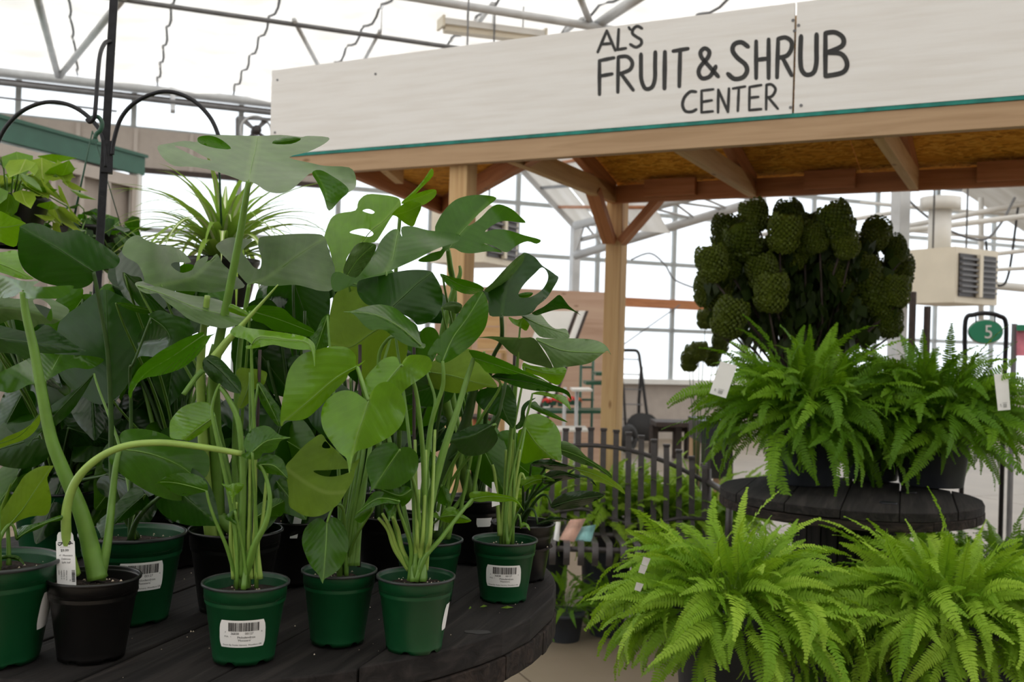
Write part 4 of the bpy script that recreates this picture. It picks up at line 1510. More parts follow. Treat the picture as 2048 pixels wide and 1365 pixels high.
# black pot: thick sheath, arching stem
petiole(p2.t, [(195, 1158, 1.275), (180, 1090, 1.275), (160, 1020, 1.27), (128, 945, 1.265), (103, 880, 1.26), (86, 800, 1.255), (68, 700, 1.25), (52, 630, 1.245), (46, 584, 1.24)], .0135, .0042, 'petiole')
petiole(p2.t, [(150, 1150, 1.262), (137, 1100, 1.25), (132, 1050, 1.242), (136, 1005, 1.238), (155, 958, 1.235), (195, 918, 1.232), (250, 893, 1.23), (320, 886, 1.23), (400, 894, 1.232), (484, 908, 1.238)], .0072, .0036, 'petiole_pale')
petiole(p2.t, [(200, 1160, 1.278), (215, 1085, 1.285), (224, 1000, 1.30), (232, 930, 1.305), (239, 900, 1.31)], .0075, .0030, 'petiole')
petiole(p2.t, [(188, 1150, 1.282), (178, 1090, 1.287), (165, 1030, 1.285), (150, 995, 1.28)], .009, .0012, 'petiole', 'sheath')
LF(p2, [(240, 870), (257, 859), (291, 859), (326, 868), (351, 881), (411, 904), (418, 943), (398, 968), (377, 998), (343, 1001), (300, 986), (257, 960), (231, 938), (218, 921), (227, 904), (244, 900)],
   1.315, [(240, 899), (300, 908), (360, 932), (402, 966)], dt=.03, fold=.025, tilt=-.03, mat=M_, stem=None)
LF(p4, [(193, 1048), (220, 1022), (242, 997), (273, 973), (300, 1004), (275, 1026), (253, 1039), (224, 1052), (211, 1059), (204, 1081), (200, 1068)], 1.385, [(290, 990), (245, 1030), (204, 1078)], mat=D)
LF(p4, [(298, 632), (307, 624), (322, 621), (340, 628), (362, 635), (379, 643), (388, 657), (387, 665), (371, 679), (353, 690), (338, 698), (316, 714), (296, 713), (278, 714), (263, 727), (277, 700), (275, 687), (278, 670), (287, 657), (303, 646)],
   1.36, [(302, 636), (327, 654), (340, 676), (334, 702)], fold=.06, tilt=.05, mat=D, stem=[(262, 970, 1.42), (262, 820, 1.41), (260, 740, 1.39), (268, 725, 1.37)], smat='petiole_deep')
LF(p14, [(245, 545), (262, 552), (282, 556), (288, 575), (310, 600), (330, 620), (350, 640), (310, 625), (280, 613), (262, 590), (250, 570)], 1.46, [(250, 548), (285, 585), (345, 637)], mat=D, tilt=.03)
LF(p14, [(231, 606), (250, 606), (272, 611), (300, 618), (312, 622), (290, 629), (262, 621), (245, 613)], 1.44, [(232, 607), (270, 615), (310, 622)], mat=M_, tilt=.05)
# ---- tall monstera (black pot behind the front label)
LF(p5, [(315, 293), (339, 287), (369, 282), (393, 284), (397, 274), (428, 270), (513, 272), (561, 270), (602, 274), (616, 272), (657, 275), (650, 287), (616, 304), (578, 315), (626, 327), (650, 332), (698, 335), (711, 352), (711, 375), (697, 385), (680, 400), (658, 422), (648, 395), (636, 368), (624, 346), (602, 363), (582, 380), (561, 387), (534, 383), (513, 369), (497, 363), (489, 364), (469, 356), (428, 342), (387, 334), (349, 332), (325, 315)],
   1.33, [(497, 363), (503, 330), (510, 300), (515, 273)], dt=.22, fold=.03, tilt=0, mat=Gy, wave=.012,
   holes=[[(349, 292), (376, 296), (404, 311), (424, 321), (397, 316), (369, 303)]],
   stem=[(420, 1000, 1.49), (418, 850, 1.46), (432, 720, 1.42), (455, 600, 1.39), (478, 480, 1.36), (492, 395, 1.335)], r0=.011, r1=.0034)
LF(p5, [(395, 277), (404, 272), (424, 272), (445, 281), (462, 298), (428, 296), (400, 287)], 1.33, [(398, 276), (430, 284), (460, 297)], mat=M_, stem=None, midrib=False, tilt=.03)
LF(p5, [(544, 287), (564, 274), (602, 277), (582, 288)], 1.36, [(548, 286), (598, 278)], mat=M_, stem=None, midrib=False)
LF(p5, [(624, 346), (640, 340), (664, 352), (690, 370), (697, 384), (680, 400), (658, 422), (648, 395), (636, 368)], 1.325, [(630, 345), (650, 380), (658, 420)], mat=M_, stem=None, midrib=False, tilt=.02)
LF(p5, [(245, 498), (252, 483), (265, 473), (278, 471), (289, 479), (305, 485), (322, 491), (340, 492), (357, 498), (371, 509), (382, 525), (362, 525), (349, 525), (342, 530), (349, 538), (355, 542), (366, 546), (384, 540), (390, 527), (397, 520), (415, 512), (414, 523), (406, 527), (419, 522), (434, 508), (445, 527), (461, 542), (490, 571), (472, 579), (450, 582), (419, 586), (384, 583), (340, 582), (318, 577), (303, 570), (287, 564), (289, 560), (283, 542), (274, 527), (254, 516), (245, 507)],
   1.44, [(322, 570), (360, 563), (390, 553), (432, 512)], dt=.10, fold=.03, tilt=-.05, mat=Gy, wave=.012)
LF(p5, [(271, 566), (281, 563), (296, 564), (311, 571), (329, 577), (353, 584), (384, 591), (417, 595), (450, 604), (472, 613), (494, 626), (505, 641), (483, 648), (450, 657), (428, 654), (401, 648), (375, 637), (353, 619), (335, 606), (322, 593), (314, 587), (296, 588), (281, 582), (272, 573)],
   1.41, [(276, 572), (330, 590), (400, 618), (500, 640)], dt=-.02, fold=.03, tilt=-.05, mat=Gy)
LF(p5, [(432, 491), (447, 480), (464, 475), (485, 478), (505, 480), (488, 497), (485, 506), (497, 521), (508, 535), (520, 537), (523, 518), (517, 497), (517, 480), (523, 474), (552, 471), (590, 468), (629, 468), (649, 474), (658, 503), (667, 527), (670, 544), (665, 579), (640, 582), (617, 576), (590, 570), (558, 572), (532, 572), (505, 566), (497, 570), (476, 547), (456, 521), (438, 503)],
   1.44, [(498, 570), (535, 555), (590, 515), (643, 480)], dt=.14, fold=.02, tilt=-.04, mat=Gy, wave=.010, stem=[(470, 900, 1.48), (478, 720, 1.46), (490, 625, 1.45)], r0=.006, r1=.0028)
petiole(p5.t, [(425, 1090, 1.49), (412, 980, 1.475), (405, 850, 1.45), (401, 740, 1.43), (407, 660, 1.42), (415, 592, 1.41)], .011, .0040, 'petiole_pale', 'cut_stem')
petiole(p5.t, [(430, 715, 1.33), (455, 682, 1.325), (480, 655, 1.32), (505, 627, 1.315), (532, 597, 1.31), (556, 570, 1.305)], .0068, .0008, 'petiole_pale', 'new_leaf')
petiole(p5.t, [(437, 1085, 1.50), (432, 900, 1.47), (428, 760, 1.40), (430, 715, 1.335)], .012, .006, 'petiole')
petiole(p5.t, [(405, 742, 1.40), (390, 758, 1.39), (367, 790, 1.38)], .0040, .0035, 'petiole', 'side_stub')
LF(p1, [(258, 775), (264, 760), (278, 737), (302, 717), (322, 702), (346, 689), (369, 677), (407, 664), (406, 673), (434, 667), (422, 673), (410, 693), (390, 717), (369, 734), (346, 744), (317, 752), (293, 756), (276, 766), (267, 778), (262, 797), (257, 790)],
   1.25, [(408, 670), (345, 713), (290, 748), (261, 790)], dt=-.05, fold=.03, tilt=-.05, mat=M_, stem=None)
LF(p5, [(492, 617), (505, 611), (527, 611), (551, 613), (569, 619), (586, 635), (604, 646), (621, 655), (629, 665), (619, 674), (599, 670), (573, 665), (547, 661), (527, 648), (507, 641), (496, 628)], 1.36, [(500, 622), (560, 640), (627, 666)], mat=M_, tilt=.03)
# ---- front labelled pot
LF(p1, [(294, 976), (313, 967), (329, 955), (351, 947), (379, 947), (399, 953), (412, 964), (416, 977), (412, 984), (393, 988), (375, 993), (357, 991), (340, 982), (325, 971), (313, 968)], 1.245, [(413, 982), (360, 968), (320, 965), (296, 975)], dt=.02, fold=.02, tilt=-.02, mat=M_, stem=[(455, 1100, 1.262), (430, 1040, 1.25), (418, 1005, 1.247)], r0=.0030)
LF(p1, [(420, 808), (406, 804), (384, 807), (364, 815), (349, 830), (340, 845), (339, 863), (342, 877), (362, 880), (379, 882), (393, 874), (412, 860), (428, 845), (431, 832), (423, 816)], 1.27, [(429, 834), (395, 858), (366, 880)], dt=.02, mat=Lt, fold=.02, stem=[(478, 1080, 1.27), (460, 960, 1.265), (436, 870, 1.265)], r0=.003)
LF(p1, [(406, 722), (417, 711), (432, 713), (443, 720), (452, 729), (463, 742), (476, 757), (482, 770), (481, 786), (472, 787), (454, 781), (441, 770), (428, 764), (415, 751), (406, 737)], 1.255, [(415, 720), (445, 745), (480, 785)], fold=.02, tilt=-.02, mat=D, stem=None)
petiole(p1.t, [(478, 1150, 1.268), (470, 1060, 1.262), (452, 960, 1.258), (430, 860, 1.256), (424, 820, 1.256), (432, 785, 1.256), (440, 768, 1.257)], .0036, .0016)
petiole(p1.t, [(482, 1155, 1.268), (484, 1060, 1.262), (486, 960, 1.258), (478, 850, 1.256), (455, 795, 1.256), (440, 775, 1.258)], .0058, .0028)
LF(p1, [(460, 665), (468, 655), (479, 651), (494, 656), (516, 659), (549, 663), (582, 668), (604, 672), (621, 680), (630, 692), (630, 714), (629, 734), (626, 714), (621, 701), (599, 700), (573, 696), (547, 690), (525, 694), (509, 697), (494, 698), (492, 692), (503, 690), (490, 679), (472, 675)],
   1.25, [(503, 690), (520, 674), (570, 679), (618, 688), (629, 730)], dt=-.03, fold=.025, tilt=-.04, mat=Lt, stem=[(496, 1080, 1.27), (508, 900, 1.265), (505, 780, 1.26), (503, 720, 1.255)], r0=.0036)
LF(p1, [(457, 622), (461, 608), (479, 615), (494, 624), (498, 633), (485, 633), (470, 628)], 1.32, [(459, 614), (478, 622), (497, 632)], mat=Lt, stem=None, midrib=False)
LF(p1, [(472, 747), (479, 736), (494, 737), (516, 739), (533, 745), (533, 756), (527, 771), (509, 780), (498, 806), (481, 818), (474, 808), (483, 780), (479, 758)], 1.29, [(500, 745), (495, 780), (480, 815)], mat=Ol, fold=.02, r0=.003)
LF(p1, [(514, 771), (516, 764), (527, 771), (538, 786), (551, 804), (560, 819), (562, 848), (555, 852), (538, 832), (522, 806), (515, 784)], 1.275, [(516, 768), (538, 808), (558, 850)], mat=M_, fold=.012, r0=.003)
LF(p1, [(487, 888), (493, 871), (506, 858), (524, 852), (539, 854), (548, 861), (557, 869), (568, 873), (582, 876), (566, 880), (559, 886), (553, 898), (542, 906), (526, 907), (522, 915), (513, 920), (493, 918), (482, 911), (493, 905), (489, 897)], 1.225, [(505, 905), (535, 882), (580, 876)], dt=-.01, fold=.012, mat=M_, r0=.003)
LF(p1, [(513, 930), (522, 916), (535, 909), (550, 910), (564, 919), (571, 932), (576, 959), (566, 952), (548, 950), (528, 945), (517, 939)], 1.24, [(520, 930), (548, 932), (575, 957)], fold=.012, mat=M_, stem=[(500, 1120, 1.262), (512, 1085, 1.252), (532, 1045, 1.245), (540, 1000, 1.242), (532, 955, 1.242)], r0=.0062, r1=.0018)
LF(p1, [(443, 968), (457, 970), (477, 966), (488, 970), (481, 983), (468, 994), (465, 1009), (461, 994), (453, 979)], 1.235, [(466, 968), (465, 985), (465, 1007)], fold=.012, mat=Lt, r0=.0024, midrib=False)
LF(p1, [(450, 1038), (457, 1027), (474, 1018), (472, 1031), (473, 1051), (461, 1044)], 1.24, [(470, 1022), (462, 1036), (472, 1048)], mat=M_, r0=.0024, midrib=False)
LF(p1, [(512, 1016), (523, 1005), (545, 998), (567, 1000), (569, 1018), (562, 1033), (538, 1035), (514, 1036)], 1.33, [(514, 1034), (540, 1018), (567, 1003)], mat=M_, r0=.003)
for x0, x1, yt in ((462, 462, 1000), (470, 474, 1005), (497, 500, 905), (508, 512, 860), (515, 535, 935)):
    petiole(p1.t, [(x0 + 6, 1158, 1.27), (x0, 1090, 1.266), ((x0 + x1) / 2, 1040, 1.262), (x1, yt, 1.26)], .0036, .0018, 'petiole_pale')
petiole(p1.t, [(505, 1150, 1.28), (520, 700, 1.30)], .0022, .0022, 'stake', 'support_stake')
LF(p6, [(561, 848), (562, 819), (569, 780), (575, 749), (586, 727), (604, 709), (630, 701), (659, 694), (687, 694), (703, 701), (712, 714), (712, 731), (731, 720), (714, 737), (698, 747), (692, 760), (670, 782), (648, 806), (635, 819), (615, 836), (593, 842), (571, 842), (564, 853)],
   1.25, [(713, 733), (672, 756), (620, 800), (563, 848)], dt=-.03, fold=.03, tilt=-.03, mat=Lt, stem=[(676, 1090, 1.35), (705, 930, 1.33), (735, 830, 1.29), (730, 780, 1.265)], r0=.004)
# ---- middle pots
LF(p6, [(572, 932), (585, 917), (603, 897), (623, 880), (643, 869), (656, 886), (678, 906), (700, 928), (720, 917), (711, 939), (706, 961), (693, 983), (678, 1007), (660, 1022), (638, 1033), (612, 1033), (590, 1022), (578, 1011), (577, 983), (573, 954)],
   1.30, [(573, 938), (610, 965), (650, 985), (690, 985)], fold=.02, tilt=-.03, mat=Ol, stem=None, midrib=False,
   holes=[[(627, 942), (656, 941), (695, 938), (702, 943), (678, 952), (656, 954), (638, 950)], [(644, 892), (651, 883), (661, 896), (648, 897)]])
LF(p6, [(653, 1047), (643, 1038), (632, 1038), (618, 1048), (607, 1064), (604, 1086), (610, 1108), (621, 1132), (637, 1151), (645, 1168), (649, 1159), (665, 1150), (680, 1137), (690, 1120), (697, 1095), (696, 1075), (690, 1055), (678, 1040), (665, 1035), (657, 1039)],
   1.295, [(654, 1046), (652, 1090), (646, 1165)], dt=-.03, fold=.018, mat=M_, stem=[(690, 1090, 1.345), (686, 1020, 1.32), (668, 1012, 1.30)], r0=.0034)
LF(p6, [(619, 674), (632, 663), (639, 648), (646, 635), (659, 629), (657, 659), (658, 692), (632, 701), (626, 683)], 1.40, [(655, 632), (642, 670), (632, 700)], mat=M_)
LF(p6, [(657, 692), (658, 663), (658, 639), (663, 612), (670, 590), (685, 577), (714, 575), (740, 600), (770, 615), (800, 650), (815, 690), (810, 720), (790, 760), (760, 790), (730, 790), (712, 740), (690, 705)], 1.46, [(790, 640), (745, 665), (700, 695), (665, 690)], fold=.03, mat=Ol)
LF(p7, [(642, 832), (648, 808), (668, 788), (690, 781), (710, 785), (725, 795), (737, 802), (740, 790), (755, 770), (775, 764), (795, 775), (808, 800), (811, 825), (803, 850), (785, 870), (760, 885), (735, 897), (715, 903), (706, 915), (699, 948), (693, 918), (680, 907), (660, 882), (646, 858)],
   1.215, [(737, 802), (725, 840), (712, 880), (700, 942)], dt=-.015, fold=.03, tilt=.0, mat=Lt, stem=[(800, 1090, 1.33), (760, 900, 1.30), (722, 760, 1.26), (716, 738, 1.245), (726, 768, 1.225)], r0=.0040, r1=.0020)
LF(p7, [(729, 764), (736, 749), (751, 733), (764, 720), (780, 714), (793, 715), (799, 727), (802, 731), (808, 720), (819, 711), (839, 710), (857, 714), (864, 727), (861, 740), (848, 753), (832, 764), (819, 773), (807, 783), (797, 795), (770, 795), (745, 798), (734, 782)],
   1.26, [(801, 731), (785, 750), (765, 775), (746, 797)], dt=-.02, fold=.025, mat=Lt, stem=[(848, 1080, 1.335), (848, 960, 1.32), (842, 860, 1.30), (830, 775, 1.285), (812, 738, 1.27)], r0=.0046, r1=.0020)
LF(p7, [(855, 711), (865, 690), (877, 675), (900, 652), (915, 632), (927, 612), (942, 595), (955, 585), (966, 584), (975, 602), (977, 625), (972, 652), (960, 672), (942, 692), (920, 709), (900, 722), (885, 727), (872, 722), (871, 714), (877, 707)],
   1.32, [(885, 723), (905, 677), (935, 635), (965, 586)], dt=.04, fold=.03, tilt=.03, mat=M_, stem=[(848, 1090, 1.34), (850, 960, 1.335), (862, 850, 1.33), (884, 780, 1.325), (887, 750, 1.32)], r0=.0048, r1=.0022)
LF(p7, [(938, 701), (955, 702), (986, 713), (1017, 726), (1048, 742), (1074, 753), (1100, 768), (1070, 755), (1043, 748), (1017, 750), (991, 748), (973, 745), (960, 730), (949, 721), (942, 710)],
   1.37, [(947, 716), (1000, 733), (1050, 750), (1098, 767)], dt=-.02, fold=.02, tilt=.05, mat=M_, stem=[(845, 1100, 1.34), (862, 1000, 1.345), (888, 900, 1.35), (915, 820, 1.36), (935, 755, 1.37), (944, 728, 1.37)], r0=.0085, r1=.0024)
LF(p7, [(686, 624), (705, 622), (725, 615), (749, 610), (769, 610), (791, 617), (808, 630), (824, 645), (837, 667), (843, 685), (851, 689), (848, 697), (835, 696), (817, 692), (799, 683), (782, 670), (769, 661), (755, 659), (742, 661), (727, 650), (714, 635), (703, 627)],
   1.32, [(842, 692), (800, 655), (750, 630), (688, 624)], dt=-.02, fold=.03, tilt=.04, mat=M_, stem=[(820, 1080, 1.34), (775, 860, 1.36), (757, 727, 1.36), (775, 680, 1.345), (800, 676, 1.33)], r0=.004)
LF(p7, [(714, 575), (718, 562), (742, 555), (764, 551), (793, 544), (826, 540), (859, 542), (870, 553), (881, 573), (885, 588), (884, 610), (874, 632), (857, 645), (835, 650), (826, 641), (804, 626), (784, 615), (760, 610), (738, 611), (725, 602), (716, 588)],
   1.38, [(784, 614), (810, 590), (835, 567), (864, 545)], dt=.03, fold=.035, tilt=-.02, mat=D)
LF(p7, [(850, 745), (862, 725), (894, 713), (938, 698), (949, 720), (966, 735), (982, 753), (995, 775), (973, 775), (953, 781), (931, 785), (912, 787), (890, 783), (868, 777), (850, 764)], 1.44, [(860, 745), (905, 752), (950, 765), (993, 774)], mat=Ol, fold=.025, stem=[(850, 1080, 1.36), (862, 860, 1.40), (870, 800, 1.42), (855, 750, 1.43)])
LF(p7, [(732, 933), (737, 913), (753, 895), (772, 886), (790, 887), (799, 900), (805, 895), (821, 896), (834, 908), (837, 924), (834, 941), (821, 959), (803, 972), (785, 979), (764, 979), (746, 979), (739, 990), (742, 974), (737, 955)],
   1.27, [(799, 900), (775, 935), (741, 987)], dt=-.01, fold=.02, tilt=.01, mat=M_, stem=[(838, 1090, 1.33), (836, 1010, 1.31), (824, 955, 1.29), (806, 920, 1.28)], r0=.0034)
LF(p7, [(710, 1029), (724, 1016), (742, 990), (755, 983), (775, 987), (790, 994), (800, 1003), (794, 1009), (772, 1007), (753, 1012), (731, 1020)], 1.27, [(798, 1003), (755, 998), (712, 1028)], mat=M_, tilt=.02, stem=[(822, 1100, 1.325), (808, 1050, 1.30), (796, 1015, 1.28)], r0=.003)
LF(p7, [(761, 979), (790, 976), (812, 972), (825, 983), (821, 1001), (805, 1014), (799, 1005), (779, 992)], 1.285, [(822, 980), (800, 992), (765, 980)], mat=M_, stem=None)
LF(p7, [(768, 1009), (794, 1009), (790, 1027), (781, 1036), (778, 1049), (775, 1031)], 1.275, [(790, 1010), (782, 1030), (778, 1047)], mat=M_, stem=None, midrib=False)
LF(p6, [(709, 1034), (750, 1012), (737, 1031), (722, 1047)], 1.29, [(748, 1014), (712, 1036)], mat=M_, midrib=False, r0=.003)
LF(p7, [(938, 989), (950, 983), (976, 985), (1002, 989), (1026, 995), (1040, 1007), (1048, 1023), (1037, 1009), (1023, 1003), (1002, 1005), (979, 1003), (961, 1005), (944, 1001)], 1.36, [(945, 998), (985, 993), (1030, 1000), (1046, 1020)], mat=Lt, tilt=.02, stem=[(850, 1115, 1.33), (880, 1080, 1.335), (915, 1035, 1.345)], r0=.0046, r1=.0022)
LF(p8, [(862, 1031), (873, 1025), (880, 1034), (891, 1018), (906, 1014), (922, 1027), (943, 1042), (926, 1047), (900, 1047), (878, 1040)], 1.53, [(880, 1035), (910, 1032), (942, 1042)], mat=Lt, r0=.003)
LF(p7, [(856, 878), (862, 904), (876, 917), (878, 946), (862, 957), (856, 952)], 1.38, [(857, 880), (864, 920), (863, 955)], mat=M_, midrib=False)
LF(p8, [(884, 968), (898, 983), (901, 1012), (876, 1005), (878, 983)], 1.50, [(884, 970), (890, 990), (898, 1010)], mat=M_, midrib=False, r0=.003)
for x0, x1, yt, dd in ((812, 757, 1037, 1.31), (815, 765, 1028, 1.31), (818, 785, 1035, 1.30), (836, 852, 900, 1.33), (842, 830, 880, 1.335), (826, 838, 980, 1.32), (845, 870, 860, 1.35)):
    petiole(p7.t, [(x0 + 6, 1140, 1.338), ((x0 * .6 + x1 * .4), 1100, 1.33), ((x0 + x1 * 2) / 3, 1060, 1.32), (x1, yt, dd)], .0042, .0020, 'petiole_pale')
petiole(p7.t, [(828, 1140, 1.35), (828, 668, 1.37)], .0022, .0022, 'stake', 'support_stake')
petiole(p6.t, [(718, 1135, 1.37), (720, 690, 1.41)], .0024, .0024, 'stake', 'support_stake')
for x0, x1, yt in ((690, 712, 960), (696, 722, 940), (702, 735, 930), (705, 700, 1005), (712, 728, 980)):
    petiole(p6.t, [(x0, 1132, 1.354), (x0 + 6, 1060, 1.36), (x1, yt, 1.37), (x1 + 12, yt - 90, 1.39)], .0052, .0026, 'petiole')
# ---- behind the middle
LF(p8, [(664, 550), (678, 544), (711, 556), (731, 538), (749, 506), (763, 480), (781, 462), (796, 459), (804, 474), (803, 455), (825, 453), (857, 461), (898, 465), (920, 471), (915, 484), (884, 494), (857, 506), (834, 518), (810, 529), (775, 544), (740, 553), (714, 563), (693, 576), (670, 584), (662, 568)],
   1.42, [(772, 545), (784, 520), (792, 480), (796, 462)], dt=.10, fold=.03, tilt=.0, mat=M_, wave=.012)
LF(p12, [(687, 547), (693, 521), (708, 494), (725, 485), (752, 490), (746, 512), (728, 538), (711, 556)], 1.47, [(695, 550), (715, 520), (745, 492)], mat=Gy, tilt=.03)
LF(p12, [(649, 471), (661, 439), (678, 427), (711, 421), (717, 403), (734, 389), (766, 390), (793, 395), (801, 403), (800, 418), (784, 433), (766, 462), (749, 485), (722, 485), (708, 497), (693, 518), (689, 547), (670, 544), (661, 506), (650, 477)],
   1.60, [(690, 540), (735, 470), (770, 440), (799, 406)], dt=.04, fold=.03, tilt=-.03, mat=Lt, stem=True,
   holes=[[(725, 422), (737, 418), (749, 424), (743, 428)], [(699, 465), (717, 458), (737, 459), (747, 468), (737, 474), (717, 470)]])
LF(p12, [(784, 428), (810, 406), (831, 402), (843, 412), (834, 436), (826, 453), (810, 447), (793, 433)], 1.61, [(788, 430), (812, 424), (838, 412)], mat=Lt, stem=None, midrib=False, tilt=.03)
LF(p12, [(804, 406), (816, 395), (851, 381), (872, 380), (869, 395), (845, 411), (834, 403)], 1.62, [(808, 404), (840, 394), (870, 382)], mat=Lt, stem=None, midrib=False, tilt=.03)
LF(p12, [(803, 405), (831, 378), (848, 358), (863, 337), (866, 352), (841, 378), (814, 405)], 1.63, [(806, 404), (838, 374), (862, 340)], mat=Lt, stem=None, midrib=False)
petiole(p12.t, [(790, 1055, 1.74), (800, 800, 1.70), (790, 600, 1.66), (800, 430, 1.63)], .005, .0028)
LF(p8, [(949, 792), (964, 779), (986, 775), (995, 775), (1013, 768), (1026, 785), (1033, 807), (1032, 834), (1026, 858), (1010, 843), (991, 832), (973, 825), (958, 812)], 1.50, [(1005, 772), (1005, 815), (1024, 855)], mat=D, stem=[(880, 1040, 1.57), (910, 920, 1.54), (960, 840, 1.52), (1000, 775, 1.505)])
LF(p8, [(882, 884), (894, 873), (914, 865), (938, 854), (960, 849), (980, 849), (991, 862), (996, 878), (986, 895), (973, 906), (953, 912), (931, 911), (916, 902), (912, 893), (898, 884)], 1.44, [(984, 851), (945, 872), (912, 880), (884, 884)], mat=D, dt=-.03, fold=.03, stem=[(880, 1050, 1.57), (905, 960, 1.55), (985, 860, 1.47)], r0=.004)
petiole(p8.t, [(872, 1075, 1.58), (884, 960, 1.56), (930, 850, 1.53), (945, 790, 1.51), (955, 760, 1.50)], .011, .006, 'petiole_deep')
petiole(p8.t, [(900, 920, 1.54), (985, 848, 1.46), (1004, 800, 1.45), (1012, 760, 1.45)], .003, .0024, 'petiole_deep')
LF(p8, [(983, 755), (995, 747), (1017, 749), (1039, 748), (1059, 750), (1079, 759), (1100, 768), (1125, 777), (1138, 785), (1143, 801), (1133, 790), (1114, 784), (1081, 783), (1052, 779), (1026, 771), (1004, 762)], 1.40, [(988, 756), (1040, 762), (1090, 774), (1142, 800)], mat=D, tilt=.03, fold=.02, stem=[(870, 1060, 1.57), (890, 960, 1.53), (960, 840, 1.45), (1000, 775, 1.41)], r0=.004)
for x1, yt in ((905, 930), (918, 940), (935, 950), (950, 965), (925, 1000)):
    petiole(p8.t, [(870 + (x1 - 900) * .5, 1078, 1.585), (880 + (x1 - 900) * .6, 1030, 1.58), (x1 - 8, yt + 40, 1.58), (x1, yt, 1.575), (x1 + 12, yt - 60, 1.57)], .0048, .0026, 'petiole')
# ---- right labelled pot
LF(p9, [(955, 676), (982, 673), (1017, 675), (1046, 676), (1068, 677), (1087, 702), (1106, 736), (1081, 732), (1049, 723), (1020, 705), (999, 685), (976, 677)], 1.50, [(1040, 676), (1010, 678), (960, 677)], fold=.025, tilt=-.03, mat=Gy, stem=[(1012, 980, 1.60), (1030, 800, 1.56), (1037, 700, 1.52)], midrib=False)
LF(p9, [(1071, 677), (1093, 678), (1137, 677), (1181, 679), (1204, 686), (1216, 697), (1222, 711), (1215, 702), (1204, 709), (1181, 726), (1152, 732), (1111, 736), (1106, 732), (1090, 702)], 1.50, [(1072, 679), (1120, 700), (1170, 705), (1219, 706)], fold=.025, tilt=-.02, dt=-.02, mat=Gy, stem=None)
LF(p9, [(1017, 634), (1035, 640), (1055, 632), (1060, 645), (1053, 662), (1040, 655), (1025, 647)], 1.56, [(1040, 655), (1042, 645), (1050, 634)], mat=Lt, midrib=False, r0=.003)
LF(p9, [(1037, 862), (1050, 854), (1054, 834), (1070, 828), (1087, 832), (1107, 845), (1118, 862), (1122, 878), (1122, 895), (1122, 922), (1098, 917), (1070, 922), (1048, 928), (1037, 913), (1035, 882)], 1.70, [(1051, 856), (1075, 890), (1110, 920)], fold=.025, mat=Lt)
LF(p9, [(1026, 856), (1039, 843), (1043, 816), (1054, 803), (1072, 796), (1061, 805), (1050, 823), (1051, 843), (1043, 856), (1030, 860)], 1.60, [(1030, 857), (1046, 830), (1070, 797)], mat=D, midrib=False, r0=.003)
LF(p9, [(1057, 810), (1070, 803), (1081, 814), (1103, 825), (1136, 845), (1114, 839), (1087, 829), (1061, 816)], 1.62, [(1058, 812), (1090, 824), (1134, 844)], mat=M_, midrib=False, r0=.003)
LF(p9, [(1063, 788), (1081, 783), (1103, 788), (1131, 794), (1142, 821), (1129, 810), (1107, 797), (1083, 791)], 1.60, [(1065, 787), (1105, 793), (1140, 818)], mat=Lt, midrib=False, r0=.003)
LF(p9, [(1046, 726), (1061, 731), (1092, 735), (1129, 735), (1131, 748), (1118, 770), (1098, 764), (1079, 753), (1048, 744)], 1.60, [(1050, 735), (1085, 745), (1125, 750)], mat=Lt)
petiole(p9.t, [(1018, 1070, 1.61), (1030, 690, 1.62)], .0026, .0026, 'stake', 'support_stake')
for x0, x1, yt in ((1003, 1020, 870), (1008, 1024, 860), (1014, 1028, 880), (1000, 985, 930), (1016, 1040, 900), (1020, 1050, 960), (1008, 1012, 900)):
    petiole(p9.t, [(x0, 1072, 1.60), (x0 + (x1 - x0) * .3, 1010, 1.60), (x0 + (x1 - x0) * .7, 950, 1.60), (x1, yt, 1.60)], .0044, .0020, 'petiole_pale')
LF(p9, [(1040, 1058), (1045, 1045), (1057, 1050), (1060, 1062), (1053, 1055), (1046, 1055)], 1.58, [(1042, 1055), (1050, 1050), (1058, 1060)], mat=Lt, midrib=False, r0=.0024)
# ---- tall split leaf at the back right
LF(p11, [(870, 462), (876, 441), (891, 418), (911, 400), (935, 392), (964, 390), (993, 396), (976, 412), (955, 430), (945, 441), (936, 452), (950, 445), (964, 433), (982, 415), (999, 409), (1023, 418), (1040, 433), (1051, 446), (1023, 443), (1002, 443), (982, 453), (970, 464), (990, 459), (1017, 461), (1049, 471), (1081, 480), (1073, 488), (1055, 483), (1034, 491), (1014, 505), (995, 497), (985, 492), (967, 487), (980, 492), (1005, 505), (976, 503), (946, 507), (923, 505), (908, 497), (893, 500), (880, 518), (860, 524), (841, 524), (838, 519), (864, 506), (885, 497)],
   1.58, [(896, 500), (918, 470), (938, 448), (960, 425)], dt=.06, fold=.03, tilt=.03, mat=M_, stem=[(940, 980, 1.86), (900, 760, 1.80), (908, 600, 1.68), (900, 530, 1.60)], r0=.010, r1=.0035)
petiole(p11.t, [(945, 1010, 1.87), (890, 800, 1.70), (885, 680, 1.64), (905, 590, 1.62), (920, 550, 1.61), (919, 532, 1.61)], .012, .002, 'petiole')
LF(p11, [(964, 582), (976, 582), (999, 556), (1026, 529), (1043, 509), (1052, 506), (1070, 515), (1084, 531), (1099, 541), (1111, 550), (1117, 557), (1105, 579), (1093, 597), (1075, 612), (1064, 626), (1043, 632), (1005, 633), (979, 631), (976, 603)],
   1.50, [(1003, 632), (1008, 595), (1020, 555), (1050, 508)], dt=.05, fold=.04, tilt=.02, mat=D, stem=[(960, 950, 1.84), (975, 800, 1.72), (985, 720, 1.62), (1003, 680, 1.53)], r0=.005, r1=.003, smat='petiole_deep',
   holes=[[(1084, 535), (1070, 547), (1049, 568), (1037, 588), (1043, 596), (1062, 594), (1083, 581), (1095, 562), (1095, 546)]])
